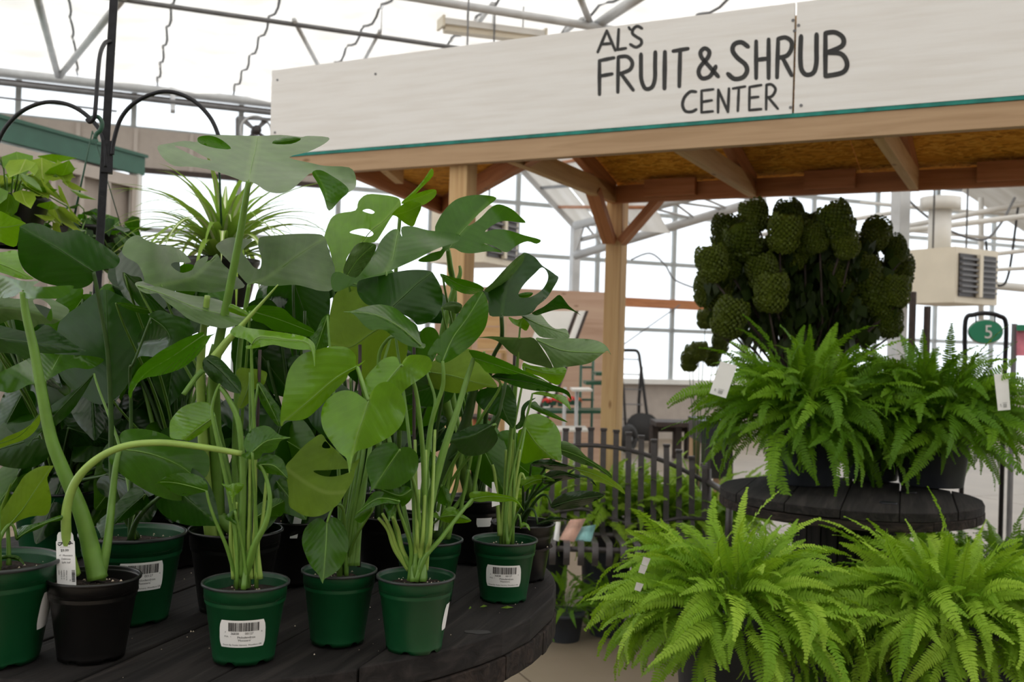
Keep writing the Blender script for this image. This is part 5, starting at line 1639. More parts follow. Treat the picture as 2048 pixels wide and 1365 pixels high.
LF(p11, [(968, 581), (985, 566), (1015, 533), (1043, 509), (1048, 520), (1030, 545), (1000, 577), (982, 585)], 1.495, [(970, 581), (1008, 553), (1045, 511)], mat=Gy, stem=None, midrib=False, tilt=.03)  # strip in front of the curled leaf, painting its grey sheen
LF(p11, [(1064, 626), (1087, 614), (1105, 600), (1119, 590), (1131, 603), (1140, 614), (1162, 631), (1149, 624), (1131, 618), (1111, 620), (1087, 627), (1073, 631)], 1.53, [(1068, 628), (1110, 608), (1160, 630)], mat=D, stem=None, tilt=.02, midrib=False)
LF(p11, [(1035, 590), (1050, 585), (1066, 586), (1060, 594), (1043, 598)], 1.54, [(1037, 591), (1064, 588)], mat=M_, stem=None, midrib=False)
LF(p11, [(1043, 632), (1064, 628), (1081, 629), (1096, 647), (1111, 658), (1131, 658), (1138, 670), (1134, 677), (1087, 676), (1070, 664), (1055, 644)], 1.55, [(1046, 633), (1085, 652), (1134, 668)], mat=Gy, stem=None, tilt=-.03)
LF(p11, [(880, 548), (905, 555), (930, 560), (955, 568), (968, 578), (955, 588), (930, 588), (910, 580), (893, 568)], 1.52, [(885, 550), (925, 572), (966, 579)], mat=M_, tilt=.03)
LF(p11, [(882, 617), (895, 605), (912, 604), (925, 612), (915, 628), (900, 622)], 1.55, [(884, 616), (904, 612), (923, 613)], mat=Gy, midrib=False, r0=.003)
# ---- glossy philodendron in the black pot
for pts, d, rib, m in (
    ([(1095, 891), (1099, 885), (1111, 888), (1117, 895), (1120, 885), (1131, 883), (1155, 895), (1172, 913), (1202, 933), (1219, 945), (1224, 957), (1207, 946), (1187, 935), (1161, 928), (1137, 917), (1114, 905), (1102, 898)], 1.72, [(1114, 898), (1150, 910), (1190, 930), (1222, 954)], 'leaf_grey_sheen'),
    ([(1061, 930), (1073, 922), (1096, 919), (1114, 924), (1149, 935), (1161, 936), (1137, 940), (1114, 942), (1084, 937), (1067, 933)], 1.70, [(1063, 929), (1100, 929), (1158, 936)], 'leaf_gloss'),
    ([(1149, 936), (1172, 936), (1202, 945), (1225, 960), (1243, 974), (1250, 989), (1228, 975), (1196, 964), (1172, 952)], 1.70, [(1150, 938), (1200, 954), (1248, 986)], 'leaf_olive'),
    ([(1084, 957), (1099, 943), (1123, 942), (1143, 948), (1167, 951), (1184, 960), (1193, 974), (1172, 956), (1143, 959), (1114, 964), (1090, 969)], 1.69, [(1087, 962), (1130, 950), (1190, 970)], 'leaf_gloss'),
    ([(1101, 1012), (1114, 995), (1137, 985), (1167, 982), (1196, 985), (1208, 992), (1187, 1004), (1161, 1015), (1131, 1020), (1108, 1018)], 1.68, [(1103, 1014), (1150, 1000), (1206, 992)], 'leaf_gloss'),
    ([(1073, 1050), (1084, 1042), (1105, 1034), (1131, 1037), (1140, 1042), (1114, 1044), (1093, 1049)], 1.69, [(1075, 1048), (1105, 1040), (1138, 1041)], 'leaf_gloss'),
    ([(1040, 960), (1062, 952), (1080, 950), (1099, 955), (1110, 963), (1085, 966), (1062, 972), (1048, 985)], 1.69, [(1046, 972), (1075, 960), (1108, 962)], 'leaf_light')):
    LF(p10, pts, d, rib, mat=m, tilt=.02, fold=.02, r0=.0036, r1=.0018, smat='petiole_deep')

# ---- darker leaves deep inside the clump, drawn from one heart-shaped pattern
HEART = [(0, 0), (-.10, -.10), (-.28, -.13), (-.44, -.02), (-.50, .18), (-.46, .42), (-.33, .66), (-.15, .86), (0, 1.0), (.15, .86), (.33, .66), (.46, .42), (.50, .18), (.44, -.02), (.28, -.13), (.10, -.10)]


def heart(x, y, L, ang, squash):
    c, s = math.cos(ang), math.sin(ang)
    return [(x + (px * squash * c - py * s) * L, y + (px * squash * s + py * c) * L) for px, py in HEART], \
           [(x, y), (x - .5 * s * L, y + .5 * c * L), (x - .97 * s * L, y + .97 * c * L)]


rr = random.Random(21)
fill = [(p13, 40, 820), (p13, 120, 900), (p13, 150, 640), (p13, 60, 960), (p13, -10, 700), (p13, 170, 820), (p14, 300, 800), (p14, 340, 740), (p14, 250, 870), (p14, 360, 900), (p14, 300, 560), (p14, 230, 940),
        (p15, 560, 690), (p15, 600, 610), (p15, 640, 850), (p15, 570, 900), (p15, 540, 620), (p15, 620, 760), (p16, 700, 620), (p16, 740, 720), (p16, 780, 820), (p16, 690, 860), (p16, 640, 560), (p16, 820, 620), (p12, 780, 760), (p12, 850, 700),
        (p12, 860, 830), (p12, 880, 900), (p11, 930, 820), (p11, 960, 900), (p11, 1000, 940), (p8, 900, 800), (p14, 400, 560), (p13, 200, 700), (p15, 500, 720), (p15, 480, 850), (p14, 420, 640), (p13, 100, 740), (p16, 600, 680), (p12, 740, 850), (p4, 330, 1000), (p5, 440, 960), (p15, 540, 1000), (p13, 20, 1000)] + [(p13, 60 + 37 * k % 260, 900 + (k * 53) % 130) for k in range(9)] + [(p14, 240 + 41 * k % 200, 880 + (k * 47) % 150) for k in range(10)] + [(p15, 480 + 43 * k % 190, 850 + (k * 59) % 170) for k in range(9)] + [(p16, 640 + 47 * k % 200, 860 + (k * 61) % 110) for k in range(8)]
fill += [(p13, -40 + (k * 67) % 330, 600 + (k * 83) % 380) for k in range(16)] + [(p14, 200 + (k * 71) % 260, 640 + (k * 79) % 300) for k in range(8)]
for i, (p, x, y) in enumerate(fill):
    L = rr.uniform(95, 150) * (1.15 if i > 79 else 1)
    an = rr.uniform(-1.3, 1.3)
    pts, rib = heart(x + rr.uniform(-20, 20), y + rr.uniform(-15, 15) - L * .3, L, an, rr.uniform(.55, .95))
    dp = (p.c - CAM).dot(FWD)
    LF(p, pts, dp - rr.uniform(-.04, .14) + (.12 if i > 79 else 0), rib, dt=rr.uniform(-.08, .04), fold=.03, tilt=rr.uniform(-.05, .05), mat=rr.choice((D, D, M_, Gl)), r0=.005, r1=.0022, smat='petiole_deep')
for p, n in ((p13, 7), (p14, 6), (p15, 5), (p16, 6), (p11, 4), (p12, 4)):
    for k in range(n):
        s = soil_pt(p, .5)
        h = rr.uniform(.22, .38)
        tp = s + Vector((rr.uniform(-.07, .07), rr.uniform(-.05, .05), h))
        auto_petiole(p.t, s, tp, .006, .0025, 'petiole_deep' if k % 2 else 'petiole')

# ---- white price tag in the black pot, and plastic stakes
def price_tag():
    t = p2.t
    ox, W_, H_ = Vector(P(114, 1165, 1.236)), (P(152, 1165, 1.236) - P(114, 1165, 1.236)), (P(111, 1064, 1.245) - P(114, 1165, 1.236))
    n = W_.cross(H_).normalized()
    if n.dot(FWD) > 0:
        n = -n
    ar = H_.length / W_.length

    def q(u, v, e=0.0):
        sh = .86 if v > .80 else 1.0
        return ox + W_ * u + H_ * v + n * e
    out = [(0, -.25), (1, -.25), (1, 0), (.99, .80), (.94, .82), (.92, .93), (.84, .985), (.70, 1.0), (.30, 1.0), (.16, .985), (.08, .93), (.06, .82), (.01, .80), (0, 0)]
    k = len(out)
    vs = [q(u, v) for u, v in out] + [q(u, v, -.0008) for u, v in out]
    fs = [tuple(range(k)), tuple(range(k, 2 * k))[::-1]] + [(i, k + i, k + (i + 1) % k, (i + 1) % k) for i in range(k)]
    o = world_mesh('price_tag', vs, fs, 'paper', t)
    off = org(t) + Vector(o.matrix_basis.translation)
    ink, grey = ([], []), ([], [])
    # units: tag widths, origin at lower left of the visible face
    for st in ([(.12, 1.98), (.20, 1.90), (.34, 2.02), (.48, 2.24), (.46, 1.94)], [(.14, 2.04), (.32, 2.05), (.52, 2.06)], [(.54, 1.98), (.60, 2.20), (.62, 2.26), (.57, 2.02), (.60, 1.95), (.66, 1.99)],
               [(.70, 2.28), (.69, 2.20)], [(.70, 2.00), (.76, 2.12), (.80, 2.06), (.74, 1.96), (.70, 1.97)], [(.72, 1.96), (.84, 2.02), (.90, 2.0)]):
        ribbon2d(st, .045, ink)
    text_at('garden & home', .085, .5, 1.80, grey, True)
    text_at('$9.99', .19, .46, 1.58, ink, True)
    for s, yy in (('4"  Monstera', 1.34), ('Deliciosa', 1.16), ('Split leaf', .98)):
        text_at(s, .135, .52, yy, ink, True)
    for j, s in enumerate(('Water as ne', 'e evenly. Li', 'regularly m', 'water')):
        text_at(s, .105, .50 - j * .13, .62, ink, rot=-math.pi / 2)
    yy = .62
    r3 = random.Random(2)
    while yy > .0:
        h = r3.choice((.015, .03, .045))
        rect_at(.80, yy - h, .97, yy, ink)
        yy -= h + r3.choice((.015, .025))
    text_at('42', .11, .68, .15, ink, rot=-math.pi / 2)
    sv = 1 / ar
    for nm, o2, m in (('tag_print', ink, 'ink'), ('tag_print', grey, 'ink_grey')):
        link(nm, mesh(nm, [q(a, b * sv, .0006) - off for a, b in o2[0]], o2[1]), m, o)


price_tag()
w0, w1 = P(590, 1075, 1.62), P(596, 1035, 1.63)
slab('plastic_stake', [P(580, 1078, 1.62), P(594, 1078, 1.62), P(606, 1030, 1.64), P(590, 1030, 1.64)], .002, 'paper', p15.t)
slab('plastic_stake', [P(868, 1062, 1.55), P(876, 1062, 1.55), P(884, 1005, 1.56), P(874, 1005, 1.56)], .002, 'paper', p8.t)
slab('plastic_stake', [P(984, 1015, 1.57), P(1000, 1010, 1.57), P(988, 965, 1.58), P(984, 965, 1.58)], .002, 'paper', p9.t)
# ================================================================== ferns
def frond_mesh(L, e0, e1, pin, seed, pairs=28):
    """a Boston fern frond: arching rachis with many small pinnae; starts at the origin, heads along +x"""
    r = random.Random(seed)
    vs, fs = [], []
    pts = [Vector((0, 0, 0))]
    dirs = []
    n = 40
    side = r.uniform(-.35, .35)
    for i in range(n + 1):
        t = i / n
        e = math.radians(e0 + (e1 - e0) * t ** 1.3)
        az = side * t * t
        dirs.append(Vector((math.cos(e) * math.cos(az), math.cos(e) * math.sin(az), math.sin(e))))
        if i < n:
            pts.append(pts[-1] + dirs[-1] * (L / n))
    # rachis: a thin three sided tube
    for i in range(0, n + 1, 2):
        w = .0022 * (1 - .7 * i / n)
        d = dirs[i]
        s = d.cross(Vector((0, 0, 1)))
        s = s.normalized() if s.length > 1e-3 else Vector((0, 1, 0))
        u = s.cross(d).normalized()
        b = len(vs)
        vs.extend([pts[i] + s * w, pts[i] - s * w, pts[i] - u * w])
        if i:
            for k in range(3):
                fs.append((b - 3 + k, b - 3 + (k + 1) % 3, b + (k + 1) % 3, b + k))
    tw = r.uniform(-1.1, 1.1)
    for k in range(pairs):
        t = .36 + .64 * (k + .5) / pairs
        f = t * n
        i = min(int(f), n - 1)
        p = pts[i].lerp(pts[i + 1], f - i)
        d = dirs[i]
        s = d.cross(Vector((0, 0, 1)))
        s = s.normalized() if s.length > 1e-3 else Vector((0, 1, 0))
        u = s.cross(d).normalized()
        a = tw * t
        s, u = s * math.cos(a) + u * math.sin(a), u * math.cos(a) - s * math.sin(a)
        pl = pin * min(1, .5 + (t - .36) * 3.4) * max(.05, (1 - t) / .64) ** .62 * r.uniform(.85, 1.12)
        wd = L * .64 / pairs * .50
        for sg in (1, -1):
            ax = (s * sg + d * (.14 + .28 * t) + u * r.uniform(-.12, .30)).normalized()
            br = (d - ax * d.dot(ax)).normalized()
            dn = ax.cross(br) * sg
            b = len(vs)
            c = r.uniform(.10, .34) * pl
            vs.extend([p - br * wd * .55, p + br * wd * .75, p + ax * pl * .38 + br * wd * 1.0 + dn * c * .05, p + ax * pl * .38 - br * wd * .85 + dn * c * .05,
                       p + ax * pl * .76 + br * wd * .75 - dn * c * .30, p + ax * pl * .76 - br * wd * .55 - dn * c * .30, p + ax * pl + br * wd * .35 - dn * c * .8])
            fs.extend([(b, b + 1, b + 2, b + 3), (b + 3, b + 2, b + 4, b + 5), (b + 5, b + 4, b + 6)])
    return mesh('frond', vs, fs)


ELEV = (82, 64, 47, 31, 15, 0, -18, -40)
FM = {}
for m in ('fern_bright', 'fern_green'):
    FM[m] = []
for bi, el in enumerate(ELEV):
    arch = 22 + 26 * math.cos(math.radians(el))
    vs_ = [frond_mesh(.40, min(88, el + arch * (.75 + .12 * k)), max(-88, el - arch * (.8 + .22 * k)), (.036 + .003 * (k % 3)), 100 + bi * 10 + k) for k in range(5)]
    for m in FM:
        lst = []
        for me in vs_:
            c = me.copy()
            c.materials.append(MATS[m])
            lst.append(c)
        FM[m].append(lst)


def fern(x, y, d, label, n, mat, R=.36, potR=.135, potH=.22, base_z=0.0, low=-45, pot_mat='pot_slate', seed=1, group=None, hang=1.0, top=1.0, inner=0):
    """ball of arching fronds of radius R on a pot; low = lowest elevation of the fronds, hang lengthens those"""
    c = P(x, y, d)
    t = thing('potted_fern', (c.x, c.y, base_z), label, 'fern', group)
    vs, fs = lathe([(potR * .76, .0), (potR * .78, .003), (potR * .94, potH * .86), (potR, potH * .87), (potR * 1.01, potH), (potR * .95, potH), (potR * .92, potH * .9), (0, potH * .9)], 36)
    link('pot', mesh('pot', vs, fs, True), pot_mat, t)
    r = random.Random(seed)
    s0 = math.sin(math.radians(low))
    jv, jf = [], []
    for i in range(n + inner):
        se = 1 - (1 - s0) * ((i + .5) / n if i < n else 1 - r.random() ** 1.8)
        el = math.degrees(math.asin(max(-1, min(1, se)))) + r.uniform(-7, 7)
        bi = min(range(8), key=lambda k: abs(ELEV[k] - el))
        me = r.choice(FM[mat][bi])
        rz = i * 2.39996 + r.uniform(-.3, .3)
        s = R / .37 * r.choice((r.uniform(.50, .75), r.uniform(.70, .95), r.uniform(.90, 1.12)))
        if el < 0:
            s *= hang
        elif el > 45:
            s *= top
        rad = potR * r.uniform(.15, .95) * (1 if el < 45 else .8)
        M = (Matrix.Translation((rad * math.cos(rz), rad * math.sin(rz), potH * .92 + r.uniform(0, .03))) @ Matrix.Rotation(rz + r.uniform(-.75, .75), 4, 'Z')
             @ Matrix.Rotation(r.uniform(-.35, .35), 4, 'Y') @ Matrix.Rotation(r.uniform(-.9, .9), 4, 'X') @ Matrix.Scale(s, 4))
        if i < n:
            link('frond', me, None, t, M)
        else:
            M = M @ Matrix.Scale(.86, 4)
            b = len(jv)
            jv.extend(M @ v.co for v in me.vertices)
            jf.extend(tuple(q + b for q in p.vertices) for p in me.polygons)
    if inner:
        o = link('inner_fronds', mesh('inner_fronds', jv, jf), mat, t)
        o['kind'] = 'stuff'
    return t


# upper fern table
ut = at_z(1695, 985, 0.81)
UZ = ut.z
spool(ut.x, ut.y, 250 * ((ut - CAM).dot(FWD)) / F_PX, UZ, .055, 1.2, .16, 'smaller dark round spool table carrying two large potted ferns', .16)
du = (ut - CAM).dot(FWD)


def on_upper(x, y):
    return at_z(x, y, UZ)


a1, a2 = on_upper(1605, 968), on_upper(1862, 972)
for q in (a1, a2):
    q.z = UZ
d1, d2 = (a1 - CAM).dot(FWD), (a2 - CAM).dot(FWD)
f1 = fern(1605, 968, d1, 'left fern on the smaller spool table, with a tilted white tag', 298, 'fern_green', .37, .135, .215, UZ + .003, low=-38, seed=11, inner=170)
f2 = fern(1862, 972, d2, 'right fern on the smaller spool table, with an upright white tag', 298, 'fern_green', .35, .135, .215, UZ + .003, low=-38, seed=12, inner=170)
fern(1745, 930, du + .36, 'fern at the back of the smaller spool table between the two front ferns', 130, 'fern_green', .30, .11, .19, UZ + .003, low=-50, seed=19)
# lower ferns
fern(1458, 1200, 2.62, 'bright lush fern in the front, spilling over its stand left of the lower right fern', 300, 'fern_bright', .285, .15, .28, .325, low=-72, seed=13, hang=1.08, inner=240)
fern(1895, 1200, 2.72, 'bright fern on a low stand at the lower right corner', 300, 'fern_bright', .30, .15, .28, .29, low=-62, seed=14, hang=1.15, inner=220)
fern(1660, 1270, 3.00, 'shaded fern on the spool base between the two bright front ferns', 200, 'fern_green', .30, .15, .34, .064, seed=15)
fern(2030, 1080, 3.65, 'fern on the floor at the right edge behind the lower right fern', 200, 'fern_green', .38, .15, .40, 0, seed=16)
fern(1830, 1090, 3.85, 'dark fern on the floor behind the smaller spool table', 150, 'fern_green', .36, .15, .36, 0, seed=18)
for i, (x, d) in enumerate(((1090, 5.0), (1215, 5.02), (1315, 5.0), (1425, 5.05))):
    fern(x, 1010, d, ['fern on the floor behind the bench, leftmost of the row', 'fern behind the bench in front of the kiosk post', 'fern behind the bench between the kiosk post and spool table', 'fern behind the right end of the bench'][i],
         190, 'fern_bright', .38, .14, .40, 0, low=-25, seed=30 + i, group='ferns behind the bench')
for i, (x, d) in enumerate(((1130, 4.35), (1215, 4.45))):
    fern(x, 1150, d, ['small dark fern under the left part of the bench', 'small dark fern under the middle of the bench'][i], 70, 'fern_green', .20, .09, .12, 0, seed=40 + i, group='ferns under the bench')
for x, d, h, lb_ in ((1458, 2.62, .32, 'dark wooden stand under the bright front fern'), (1895, 2.72, .285, 'dark wooden stand under the lower right fern')):
    c = P(x, 1200, d)
    st_ = thing('plant_stand', (c.x, c.y, 0), lb_, 'stand')
    for k in range(4):
        yy = -.12 + k * .08
        board('slat', Vector((c.x - .16, c.y + yy, h - .012)), Vector((c.x + .16, c.y + yy, h - .012)), .072, .022, 'spool_wood', st_)
    for sx in (-.13, .13):
        for sy in (-.13, .13):
            board('leg', Vector((c.x + sx, c.y + sy, 0)), Vector((c.x + sx, c.y + sy, h - .024)), .05, .05, 'spool_wood', st_, up=Vector((0, 1, 0)))


def hang_tag(quad, d, label, parent_pt):
    t = thing('price_card', tuple(P(*quad[0], d)), label, 'price tag', 'price cards on ferns')
    w = [P(*q, d - (.012 if i > 1 else 0)) for i, q in enumerate(quad)]
    slab('card', w, .0008, 'paper', t)
    c = lambda u, v: ((w[0] * (1 - u) + w[1] * u) * (1 - v) + (w[3] * (1 - u) + w[2] * u) * v) - FWD * .0025
    vs, fs = [], []
    r = random.Random(5)
    for k in range(9):
        u = .44 + (k % 3) * .09
        v = .83 + (k // 3) * .035
        b = len(vs)
        vs.extend([c(u, v), c(u + .07, v), c(u + .07, v + .024), c(u, v + .024)])
        fs.append((b, b + 1, b + 2, b + 3))
    for u, v, a, h in ((.20, .82, .06, .05), (.20, .88, .12, .012), (.40, .79, .34, .012)):
        b = len(vs)
        vs.extend([c(u, v), c(u + a, v), c(u + a, v + h), c(u, v + h)])
        fs.append((b, b + 1, b + 2, b + 3))
    world_mesh('print', vs, fs, 'ink_grey', t)
    tube('tie', [c(.5, .04), P(*parent_pt)], .001, 'paper', t, 5)


hang_tag([(1441, 723), (1474, 732), (1452, 797), (1419, 787)], d1 - .40, 'tilted white price card hanging on the upper left fern', (1462, 712, d1 - .36))
hang_tag([(1988, 749), (2016, 748), (2021, 820), (1996, 822)], d2 - .34, 'upright white price card hanging on the upper right fern', (2004, 738, d2 - .3))
for i, (x, y) in enumerate(((1287, 1114), (1281, 1130), (1273, 1165))):
    a = P(x, y, 2.25)
    o = world_mesh('plant_tag', [a, a + Vector((.016, 0, -.004)), a + Vector((.010, .004, -.022)), a + Vector((-.004, .003, -.018)), a + Vector((.006, .002, -.011))], [(0, 1, 4), (1, 2, 4), (2, 3, 4), (3, 0, 4)], 'paper')
    tag(o, ['topmost white paper scrap on the left side of the bright front fern', 'middle white paper scrap on the left side of the bright front fern', 'lowest white paper scrap on the left side of the bright front fern'][i], 'paper tag', 'paper scraps on the front fern')


# ================================================================== hydrangea
def panicle(seed):
    """a dense cone of small florets round a solid heart"""
    r = random.Random(seed)
    def rad_at(v):
        return .064 * (math.sin(math.pi * min(1, .22 + .80 * (1 - v))) ** .6 if v > .35 else (.55 + .45 * math.sin(math.pi / 2 * v / .35)))
    prof = [(.012, -.004)] + [(rad_at(k / 8) * .86, .145 * k / 8) for k in range(8)] + [(.004, .146)]
    vs, fs = lathe(prof, 12)
    vs = [Vector(v) for v in vs]
    for k in range(260):
        v = (k + .5) / 260
        rad = rad_at(v)
        a = k * 2.39996
        c = Vector((rad * math.cos(a), rad * math.sin(a), .148 * v))
        n = (Vector((math.cos(a), math.sin(a), -.2 + 1.2 * v)).normalized() + Vector((r.uniform(-.3, .3), r.uniform(-.3, .3), r.uniform(-.3, .3)))).normalized()
        e1 = n.orthogonal().normalized()
        e2 = n.cross(e1)
        s = r.uniform(.008, .012)
        b = len(vs)
        for q in range(4):
            w = q * math.pi / 2 + a
            vs.append(c + (e1 * math.cos(w) + e2 * math.sin(w)) * s - n * r.uniform(0, .004))
        vs.append(c + n * .006)
        for q in range(4):
            fs.append((b + q, b + (q + 1) % 4, b + 4))
    return mesh('flower_head', vs, fs)


hc = P(1612, 560, 4.35)
hyd = thing('hydrangea_tree', (hc.x, hc.y, 0), 'large dark hydrangea covered in green cone shaped blooms under the kiosk roof', 'shrub')
PAN = [panicle(k) for k in range(4)]
rr = random.Random(9)
vs, fs = lathe([(.15, 0), (.155, .004), (.19, .30), (.20, .31), (.20, .34), (.18, .34), (.17, .30), (0, .30)], 30)
link('pot', mesh('pot', vs, fs, True), 'pot_slate', hyd)
trunk_top = Vector((hc.x, hc.y, 1.0))
tube('trunk', [Vector((hc.x, hc.y, .3)), Vector((hc.x + .02, hc.y, .7)), trunk_top], [.022, .018, .015], 'dark_brown', hyd, 8)
heads = []
for cx, cy in ((1600, 420), (1520, 428), (1500, 480), (1450, 465), (1430, 530), (1415, 580), (1440, 600), (1560, 470), (1565, 430), (1640, 445), (1690, 440), (1740, 460), (1735, 500), (1800, 490), (1795, 540), (1790, 580), (1765, 600), (1700, 480),
               (1650, 500), (1590, 520), (1620, 560), (1480, 545), (1470, 600), (1520, 600), (1535, 545), (1680, 550), (1730, 560), (1760, 545), (1700, 610), (1640, 470), (1545, 505), (1610, 480), (1780, 640), (1740, 620), (1465, 520), (1505, 520), (1720, 620), (1538, 590), (1555, 610), (1660, 540), (1445, 640)):
    heads.append((cx, cy + 14, 4.35 + rr.uniform(-.30, .25)))
for k in range(38):
    a = 2 * math.pi * k / 38
    heads.append((1612 + 150 * rr.uniform(.3, 1) * math.cos(a), 535 - 95 * rr.uniform(.1, 1) * abs(math.sin(a)) + 40, 4.4 + rr.uniform(-.2, .35)))
for k, (x, y, d) in enumerate(heads):
    base = P(x, y + 20, d)
    M = Matrix.Translation(base - org(hyd)) @ Matrix.Rotation(rr.uniform(-.5, .5), 4, 'X') @ Matrix.Rotation(rr.uniform(-.5, .5), 4, 'Y') @ Matrix.Scale(rr.uniform(.78, 1.08), 4)
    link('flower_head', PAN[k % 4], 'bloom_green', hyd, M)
    m = trunk_top.lerp(base, .55) + Vector((rr.uniform(-.04, .04), rr.uniform(-.04, .04), .02))
    tube('branch', [trunk_top, m, base], [.008, .006, .004], 'dark_brown', hyd, 5)
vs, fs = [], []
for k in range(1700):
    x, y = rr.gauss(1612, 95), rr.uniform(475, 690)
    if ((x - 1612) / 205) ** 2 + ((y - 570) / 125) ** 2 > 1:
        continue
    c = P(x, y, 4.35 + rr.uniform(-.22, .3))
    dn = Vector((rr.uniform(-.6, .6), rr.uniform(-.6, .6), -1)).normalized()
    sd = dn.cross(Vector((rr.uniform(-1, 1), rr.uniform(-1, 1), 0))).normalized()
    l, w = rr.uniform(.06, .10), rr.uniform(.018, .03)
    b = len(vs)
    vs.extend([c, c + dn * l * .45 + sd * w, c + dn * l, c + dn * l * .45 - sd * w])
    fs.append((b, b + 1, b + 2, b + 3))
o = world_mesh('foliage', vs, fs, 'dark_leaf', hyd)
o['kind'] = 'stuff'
h2 = P(1400, 735, 5.7)
hy2 = thing('hydrangea_shrub', (h2.x, h2.y, 0), 'small hydrangea with a few round green blooms left of the upper ferns', 'shrub')
link('pot', mesh('pot', [Vector(v) * .6 for v in lathe([(.15, 0), (.155, .004), (.19, .30), (.20, .34), (.18, .34), (0, .30)], 24)[0]], lathe([(.15, 0), (.155, .004), (.19, .30), (.20, .34), (.18, .34), (0, .30)], 24)[1], True), 'pot_slate', hy2)
for k, (x, y) in enumerate(((1385, 710), (1398, 705), (1378, 725), (1425, 715), (1410, 640), (1440, 690))):
    base = P(x, y + 18, 5.7 + rr.uniform(-.1, .1))
    link('flower_head', PAN[k % 4], 'bloom_green', hy2, Matrix.Translation(base - org(hy2)) @ Matrix.Scale(.75, 4))
    tube('stem', [Vector((h2.x, h2.y, .18)), Vector((h2.x, h2.y, .6)).lerp(base, .5), base], [.004, .003, .002], 'petiole_deep', hy2, 5)

# ================================================================== metal strap bench
bc = P(1165, 1075, 4.55)
bench = thing('strap_bench', (bc.x, bc.y, 0), 'dark metal strap bench with an arched slatted back behind the table', 'bench')
bx_dir = Vector((1, -.02, 0)).normalized()
by_dir = Vector((-bx_dir.y, bx_dir.x, 0))


def B(u, v, z):
    return Vector((bc.x, bc.y, 0)) + bx_dir * (u + .10) + by_dir * v + Vector((0, 0, z))


HALF = .50
nsl = 17
for k in range(nsl):
    u = -HALF + .02 + (2 * HALF - .04) * k / (nsl - 1)
    f = abs(u + .06) / .60
    ztop = .87 - .19 * f * f
    prof = [(-.27, .335), (-.285, .37), (-.275, .405), (-.24, .425), (-.10, .415), (.06, .405), (.15, .41), (.19, .44), (.21, .52), (.235, .70), (.26, ztop)]
    pts = [B(u, v, z) for v, z in spline(prof, 4)]
    vs, fs = [], []
    for i, p in enumerate(pts):
        tg = (pts[min(i + 1, len(pts) - 1)] - pts[max(i - 1, 0)]).normalized()
        nr = tg.cross(bx_dir)
        for a, b in ((-1, -1), (1, -1), (1, 1), (-1, 1)):
            vs.append(p + bx_dir * a * .0135 + nr * b * .0028)
        if i:
            q = 4 * (i - 1)
            for j in range(4):
                fs.append((q + j, q + (j + 1) % 4, q + 4 + (j + 1) % 4, q + 4 + j))
    fs.append((0, 1, 2, 3))
    fs.append(tuple(range(len(vs) - 4, len(vs)))[::-1])
    world_mesh('strap', vs, fs, 'bench_metal', bench)
    top = B(u, .26, ztop + .004)
    board('strap_cap', top - bx_dir * .016, top + bx_dir * .016, .022, .012, 'bench_metal', bench)
tube('top_rail', [B(-HALF + 2 * HALF * k / 24, .252, .87 - .19 * (abs(-HALF + 2 * HALF * k / 24 + .06) / .60) ** 2 - .075) for k in range(25)], .011, 'bench_metal', bench, 8)
tube('lower_rail', [B(*p) for p in spline([(-HALF, .2, .47), (-.40, .2, .43), (-.25, .2, .47), (-.1, .2, .50), (.04, .2, .46), (.18, .2, .43), (.36, .2, .47), (HALF, .2, .47)], 6)], .010, 'bench_metal', bench, 8)
for v in (-.235, .12):
    tube('seat_bar', [B(-HALF, v, .395), B(HALF, v, .395)], .012, 'bench_metal', bench, 8)
for s in (-1, 1):
    tube('leg', [B(s * HALF, -.25, .40), B(s * HALF, -.27, .0)], .016, 'bench_metal', bench, 8)
    tube('leg', [B(s * HALF, .26, .70), B(s * HALF, .20, .42), B(s * HALF, .24, .0)], .016, 'bench_metal', bench, 8)
    tube('arm_rest', [B(s * HALF, .24, .64), B(s * HALF, -.1, .65), B(s * HALF, -.28, .63), B(s * HALF, -.26, .40)], .016, 'bench_metal', bench, 8)
# packets lying on the bench
def packet(quad, d, mat, label):
    w = [P(*q, d + (.05 if i < 2 else 0)) for i, q in enumerate(quad)]
    vs, fs = [], []
    n = 6
    nr = (w[1] - w[0]).cross(w[3] - w[0]).normalized()
    if nr.dot(FWD) > 0:
        nr = -nr
    for s in (1, -1):
        b = len(vs)
        for j in range(n + 1):
            for i in range(n + 1):
                u, v = i / n, j / n
                p = (w[0] * (1 - u) + w[1] * u) * (1 - v) + (w[3] * (1 - u) + w[2] * u) * v
                vs.append(p + nr * s * .016 * math.sin(math.pi * u) * math.sin(math.pi * v))
        for j in range(n):
            for i in range(n):
                q = b + j * (n + 1) + i
                f = (q, q + 1, q + n + 2, q + n + 1)
                fs.append(f if s > 0 else f[::-1])
    o = world_mesh('seed_packet', vs, fs, mat, None, True)
    tag(o, label, 'packet', 'packets on the bench')


packet([(1112, 1043), (1121, 1045), (1118, 1084), (1107, 1080)], 4.33, 'paper', 'narrow white packet on the bench beside the black pot')
packet([(1140, 1040), (1172, 1038), (1148, 1085), (1118, 1080)], 4.35, 'packet_salmon', 'salmon and white packet in the middle of the bench packets')
packet([(1160, 1055), (1192, 1050), (1182, 1084), (1150, 1082)], 4.37, 'packet_teal', 'teal and white packet rightmost on the bench')

